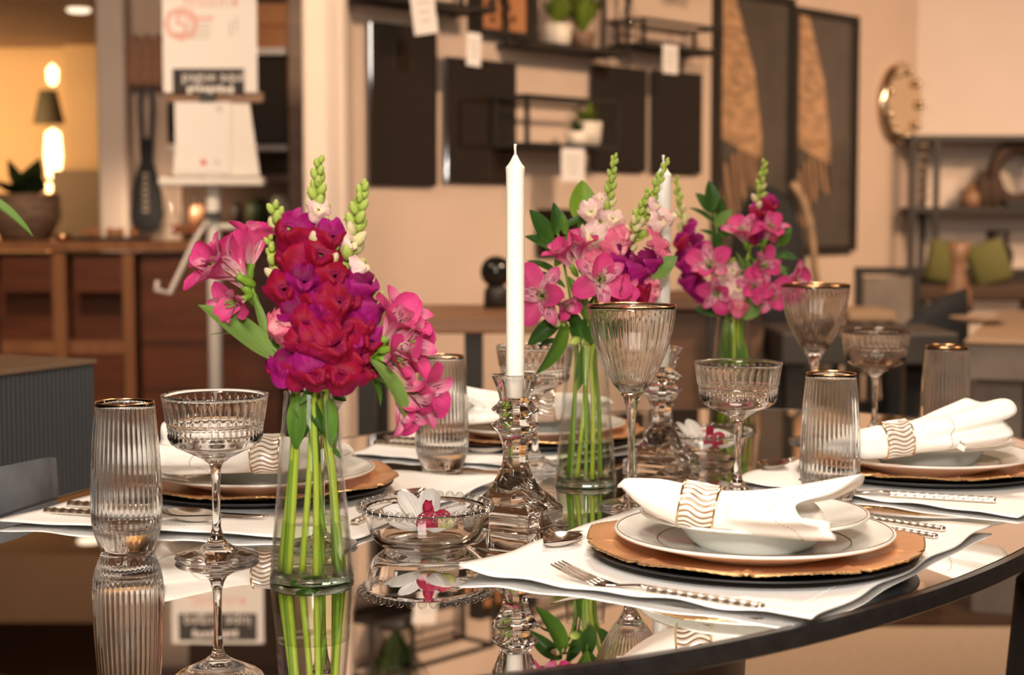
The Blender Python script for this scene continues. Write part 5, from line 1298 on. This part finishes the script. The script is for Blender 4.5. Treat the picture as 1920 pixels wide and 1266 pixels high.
alst(V2, 'open pink alstroemeria facing the table edge, left in the middle bouquet', (-.010, -.008), (-.010, -.004), (1040, 585, -.02),
     [(1018, 556, -.038, (-.12, -1, .12), 1.12, .10), (1050, 570, -.035, (.45, -.85, -.1), .7, .85)],
     [((1055, 590, -.03), (988, 648, -.03), 'd', (.3, -1, .3), .85), ((1060, 600, -.028), (998, 706, -.05), 'o', (.8, -.7, .2), 1.35), ((1050, 640, -.02), (1010, 650, -.02), 'd'), ((1100, 600, -.02), (1062, 515, -.02), 'o', (.4, -1, .2), 1.2), ((1098, 605, -.02), (1135, 540, -.01), 'd', (0, -1, .3), .8)])
alst(V2, 'pink alstroemeria with dark flecks in the heart of the middle bouquet', (.0, -.010), (-.002, -.010), (1115, 560, -.03),
     [(1122, 528, -.042, (.15, -1, .25), 1.1, .18), (1150, 548, -.042, (.75, -.7, .0), .8, .65), (1088, 490, -.02, (-.1, -.4, 1), 1.0, .85), (1072, 500, -.012, (-.5, -.3, .85), .95, .9)],
     [((1090, 640, -.015), (1060, 575, -.02), 'd', (.5, -1, .2)), ((1080, 610, -.02), (1052, 600, -.03), 'm'), ((1092, 650, .0), (1075, 740, .0), 'm', (.6, -1, 0), .9)])
s = Stem('leafy_sprig', 'leafy sprig of dark pointed leaves on the left of the middle bouquet', 'foliage', V2, (-.012, .010), (-.008, .008), wp(V2, 1046, 438, .02), .0024, m_stemd, GLF)
for a, b_, k, wk, up in (((1032, 462, .02), (991, 392, .012), 'd', 1.1, (.4, -1, .4)), ((1042, 440, .02), (1037, 378, .02), 'd', 1.0, (.5, -1, .2)), ((1060, 440, .02), (1052, 395, .02), 'm', 1.0, (.2, -1, .2)), ((1060, 425, .02), (1098, 408, .02), 'd', .9, (0, -.8, .8)),
        ((1040, 470, .012), (982, 444, .004), 'd', .95, (0, -.9, .8)), ((1045, 480, .01), (1010, 458, .006), 'd', 1.0, (.2, -.9, .6)), ((1040, 500, .0), (1066, 432, .004), 'o', 1.3, (.5, -1, .1)), ((1050, 520, .0), (985, 490, .0), 'd', .7, (0, -.7, 1)),
        ((1060, 540, .0), (990, 512, -.006), 'd', .7, (0, -.7, 1)), ((1092, 420, .03), (1091, 337, .034), 'l', 1.25, (.1, -1, .0)), ((1096, 440, .03), (1088, 395, .02), 'm', 1.1, (0, -1, 0)), ((1060, 560, .01), (1000, 560, .01), 'd', .7, (0, -.6, 1)), ((1075, 600, .01), (1010, 612, .01), 'd', .9, (0, -.6, 1))):
    s.leaf(wp(V2, *a), wp(V2, *b_), k, up, wk)
s = Stem('leafy_sprig', 'sprig with one broad sage leaf pointing right in the middle bouquet', 'foliage', V2, (.010, -.004), (.010, -.002), wp(V2, 1215, 520, -.012), .0022, m_stemd, GLF)
for a, b_, k, wk, up in (((1218, 522, -.014), (1272, 480, -.02), 'g', 2.0, (0, -1, .5)), ((1125, 640, -.01), (1165, 600, -.012), 'd', .9, (0, -1, .4)), ((1110, 645, -.01), (1098, 580, -.02), 'd', 1.0, (0, -1, .2)), ((1105, 650, 0), (1130, 620, .01), 'm', 1.2, (0, -1, .3))):
    s.leaf(wp(V2, *a), wp(V2, *b_), k, up, wk)
s = Stem('flower_bud', 'closed green alstroemeria bud drooping left of the middle vase neck', 'flower', V2, (.006, .010), (-.004, .002), wp(V2, 1064, 612, -.03), .0018, m_stemd, GAL)
for px, py, fc in ((1052, 606, (-1, -.3, .1)), (1078, 634, (-.6, -.7, -.2))):
    s.put('bud', BUDM['c' if px < 1060 else 'b'], wp(V2, px+9, py+2, -.03), frame_(fc) @ Matrix(((0, 0, 1, 0), (0, 1, 0, 0), (-1, 0, 0, 0), (0, 0, 0, 1))), None, .019)
# ---- rear bouquet
snap(V3, 'magenta snapdragon with a bright green spike at the top of the rear bouquet', (.006, -.004), (.006, -.004), (1434, 308), -.004,
     [(1424, 398, -.012, 'M', 1.0), (1446, 385, -.010, 'M', .95), (1430, 425, -.018, 'P', 1.1), (1412, 440, -.014, 'M', .9), (1452, 440, -.010, 'K', .8)], (.66, 18), 'b', .015)
snap(V3, 'deep magenta snapdragon at the left of the rear bouquet, behind the rear candle', (-.008, .0), (-.008, 0), (1268, 338), .0,
     [(1290, 425, -.006, 'P', .9), (1275, 455, -.012, 'M', 1.1), (1302, 460, -.012, 'P', 1.0), (1280, 490, -.018, 'P', 1.1), (1305, 505, -.020, 'M', 1.0), (1285, 525, -.018, 'P', 1.0), (1310, 545, -.024, 'P', 1.0)], (.62, 14), 'b', .0145, mids=((1330, 545), (1288, 450)))
snap(V3, 'blush snapdragon low at the front of the rear bouquet', (.0, -.012), (.0, -.010), (1358, 470), -.02,
     [(1345, 520, -.030, 'L', .95), (1372, 508, -.026, 'L', .9), (1385, 540, -.036, 'L', 1.1), (1358, 570, -.036, 'K', 1.1), (1385, 575, -.038, 'K', 1.05), (1365, 550, -.036, 'L', .9)], (.8, 8), 'b', .013)
alst(V3, 'pink alstroemeria clustered high in the rear bouquet', (.010, .006), (.008, .002), (1415, 490, -.01),
     [(1398, 455, -.018, (-.3, -.6, .75), 1.1, .45), (1435, 450, -.012, (.2, -.5, .85), 1.1, .60), (1420, 500, -.024, (.5, -.85, .1), .95, .40)],
     [((1400, 560, 0), (1378, 470, -.01), 'g', (.5, -1, .2)), ((1408, 540, -.01), (1395, 480, -.02), 'g', (.4, -1, 0), 1.3), ((1385, 595, -.02), (1440, 560, -.03), 'g', (0, -1, .2), 1.9)])
alst(V3, 'pink alstroemeria at the right side of the rear bouquet, above the far wine glass', (.014, -.002), (.010, -.004), (1440, 545, -.02),
     [(1470, 530, -.03, (.7, -.7, .15), 1.05, .35), (1440, 550, -.034, (.2, -1, -.1), 1.0, .30), (1415, 540, -.034, (-.2, -1, .1), .9, .35)], [])
alst(V3, 'magenta alstroemeria at the left side of the rear bouquet', (-.012, -.006), (-.008, -.004), (1345, 535, -.02),
     [(1335, 505, -.026, (-.35, -.85, .35), 1.1, .25), (1345, 545, -.032, (-.1, -1, -.2), .95, .35)], [((1350, 590, 0), (1300, 580, 0), 'd', (0, -1, .5))])
s = Stem('leafy_sprig', 'leafy sprig rising at the left top of the rear bouquet', 'foliage', V3, (-.004, .010), (-.004, .008), wp(V3, 1340, 400, .02), .0024, m_stemd, GLF, [wp(V3, 1352, 500, .015)])
for a, b_, k, wk, up in (((1336, 395, .02), (1328, 338, .02), 'd', 1.2, (.2, -1, .2)), ((1335, 400, .02), (1303, 362, .02), 'd', 1.2, (.3, -1, .4)), ((1338, 420, .02), (1290, 390, .02), 'd', .7, (0, -.7, 1)), ((1340, 425, .02), (1375, 392, .012), 'g', 1.6, (0, -1, .6)), ((1345, 415, .02), (1352, 370, .02), 'd', 1.1, (.5, -1, 0)),
        ((1348, 445, .015), (1392, 420, .01), 'd', .9, (0, -1, .5)), ((1350, 470, .015), (1335, 430, .01), 'd', 1.0, (0, -1, .2)), ((1352, 450, .02), (1310, 432, .02), 'd', .7, (0, -.8, .8)), ((1358, 600, .0), (1372, 760, .0), 'm', .8, (.4, -1, 0)), ((1362, 600, -.004), (1345, 560, -.01), 'd', 1.2, (0, -1, .3))):
    s.leaf(wp(V3, *a), wp(V3, *b_), k, up, wk)
s = Stem('leafy_sprig', 'leafy sprig of pointed leaves at the right of the rear bouquet', 'foliage', V3, (.010, .010), (.008, .008), wp(V3, 1462, 455, .015), .0022, m_stemd, GLF, [wp(V3, 1420, 530, .012)])
for a, b_, k, wk, up in (((1462, 462, .015), (1484, 424, .01), 'm', 1.3, (0, -1, .3)), ((1455, 480, .015), (1496, 486, .01), 'd', 1.1, (0, -.8, .8)), ((1440, 500, .01), (1440, 440, .01), 'd', 1.2, (.2, -1, 0)), ((1450, 495, .01), (1478, 520, .0), 'm', 1.0, (0, -1, .5)), ((1445, 505, .01), (1482, 505, .01), 'm', .8, (0, -1, .5)), ((1430, 530, .01), (1450, 460, .01), 'd', 1.0, (0, -1, 0)), ((1368, 605, 0), (1395, 740, 0), 'l', .45, (.5, -1, 0)), ((1375, 605, .004), (1352, 700, .0), 'm', .6, (-.5, -1, 0))):
    s.leaf(wp(V3, *a), wp(V3, *b_), k, up, wk)
# ---- sprig that reaches into the frame from the vase at the near left end
s = Stem('leafy_sprig', 'green blade leaf reaching in at the left edge of the table', 'foliage', V4, (.0, .0), (.004, .002), V4+Vector((-.01, .0, .30)), .0024, m_stemd, GLF)
s.leaf(W(-90, 345, 1.41), W(66, 452, 1.42), 'n', (0, -.6, 1), .5); s.leaf(V4+Vector((-.005, 0, .30)), W(9, 196, 1.4), 'm', (0, -.6, 1), .7)
s.leaf(V4+Vector((-.005, 0, .18)), V4+Vector((-.12, .05, .22)), 'm'); s.leaf(V4+Vector((0, .0, .2)), V4+Vector((-.02, -.12, .27)), 'm')
# ---- orchid blooms lying in the beaded bowls
def orchid(b_, label, rz, z=.012, cupk=1.0):
    p = thing('orchid_bloom', label, 'flower', zz(b_, z), rz, 'white orchid blooms in the bowls'); p.scale = (1.22, 1.22, 1.25); p.rotation_euler = (R(9), 0, rz)
    pm = petal_mesh('petal', O_WHT, .040, .034, .20, .62, .35, .55, .05); ps_ = petal_mesh('petal', O_WHT, .042, .020, .10, .70, .5, .7, .05)
    for k, (a, me, tl) in enumerate(((.15, pm, .0), (PI-.15, pm, .0), (PI/2, ps_, .25), (-PI*.30, ps_, -.05), (-PI*.70, ps_, .0), (PI*.78, ps_, .30))):
        o = obj('petal', me, p); o.matrix_local = Matrix.Translation((0, 0, .006)) @ Matrix.Rotation(a, 4, 'Z') @ Matrix.Rotation(-tl, 4, 'Y')
    lip = MB(); lip.ball((0, 0, 0), .0105, 14, 9, (1.1, 1, .9)); lip.ball((.010, .003, .002), .008, 12, 8); lip.build('lip', O_RED, p).location = (.006, -.010, .016)
    MB().ball((0, 0, 0), .0075, 12, 8, (1.4, 1, .9)).build('column', m_cream, p).location = (.017, -.008, .016)
    for k in range(3):
        o = obj('red_lobe', OL, p); o.matrix_local = Matrix.Translation((.004, -.004, .016)) @ Matrix.Rotation(2.1*k+.4, 4, 'Z') @ Matrix.Rotation(-.9, 4, 'Y')
OL = petal_mesh('red_lobe', O_RED, .017, .010, .2, .8, .5, .6)
orchid(BW[0], 'white orchid bloom with crimson centre lying in the front beaded bowl', R(-8), .011)
orchid(BW[1], 'white orchid bloom with crimson star centre in the rear beaded bowl', R(30), .012)
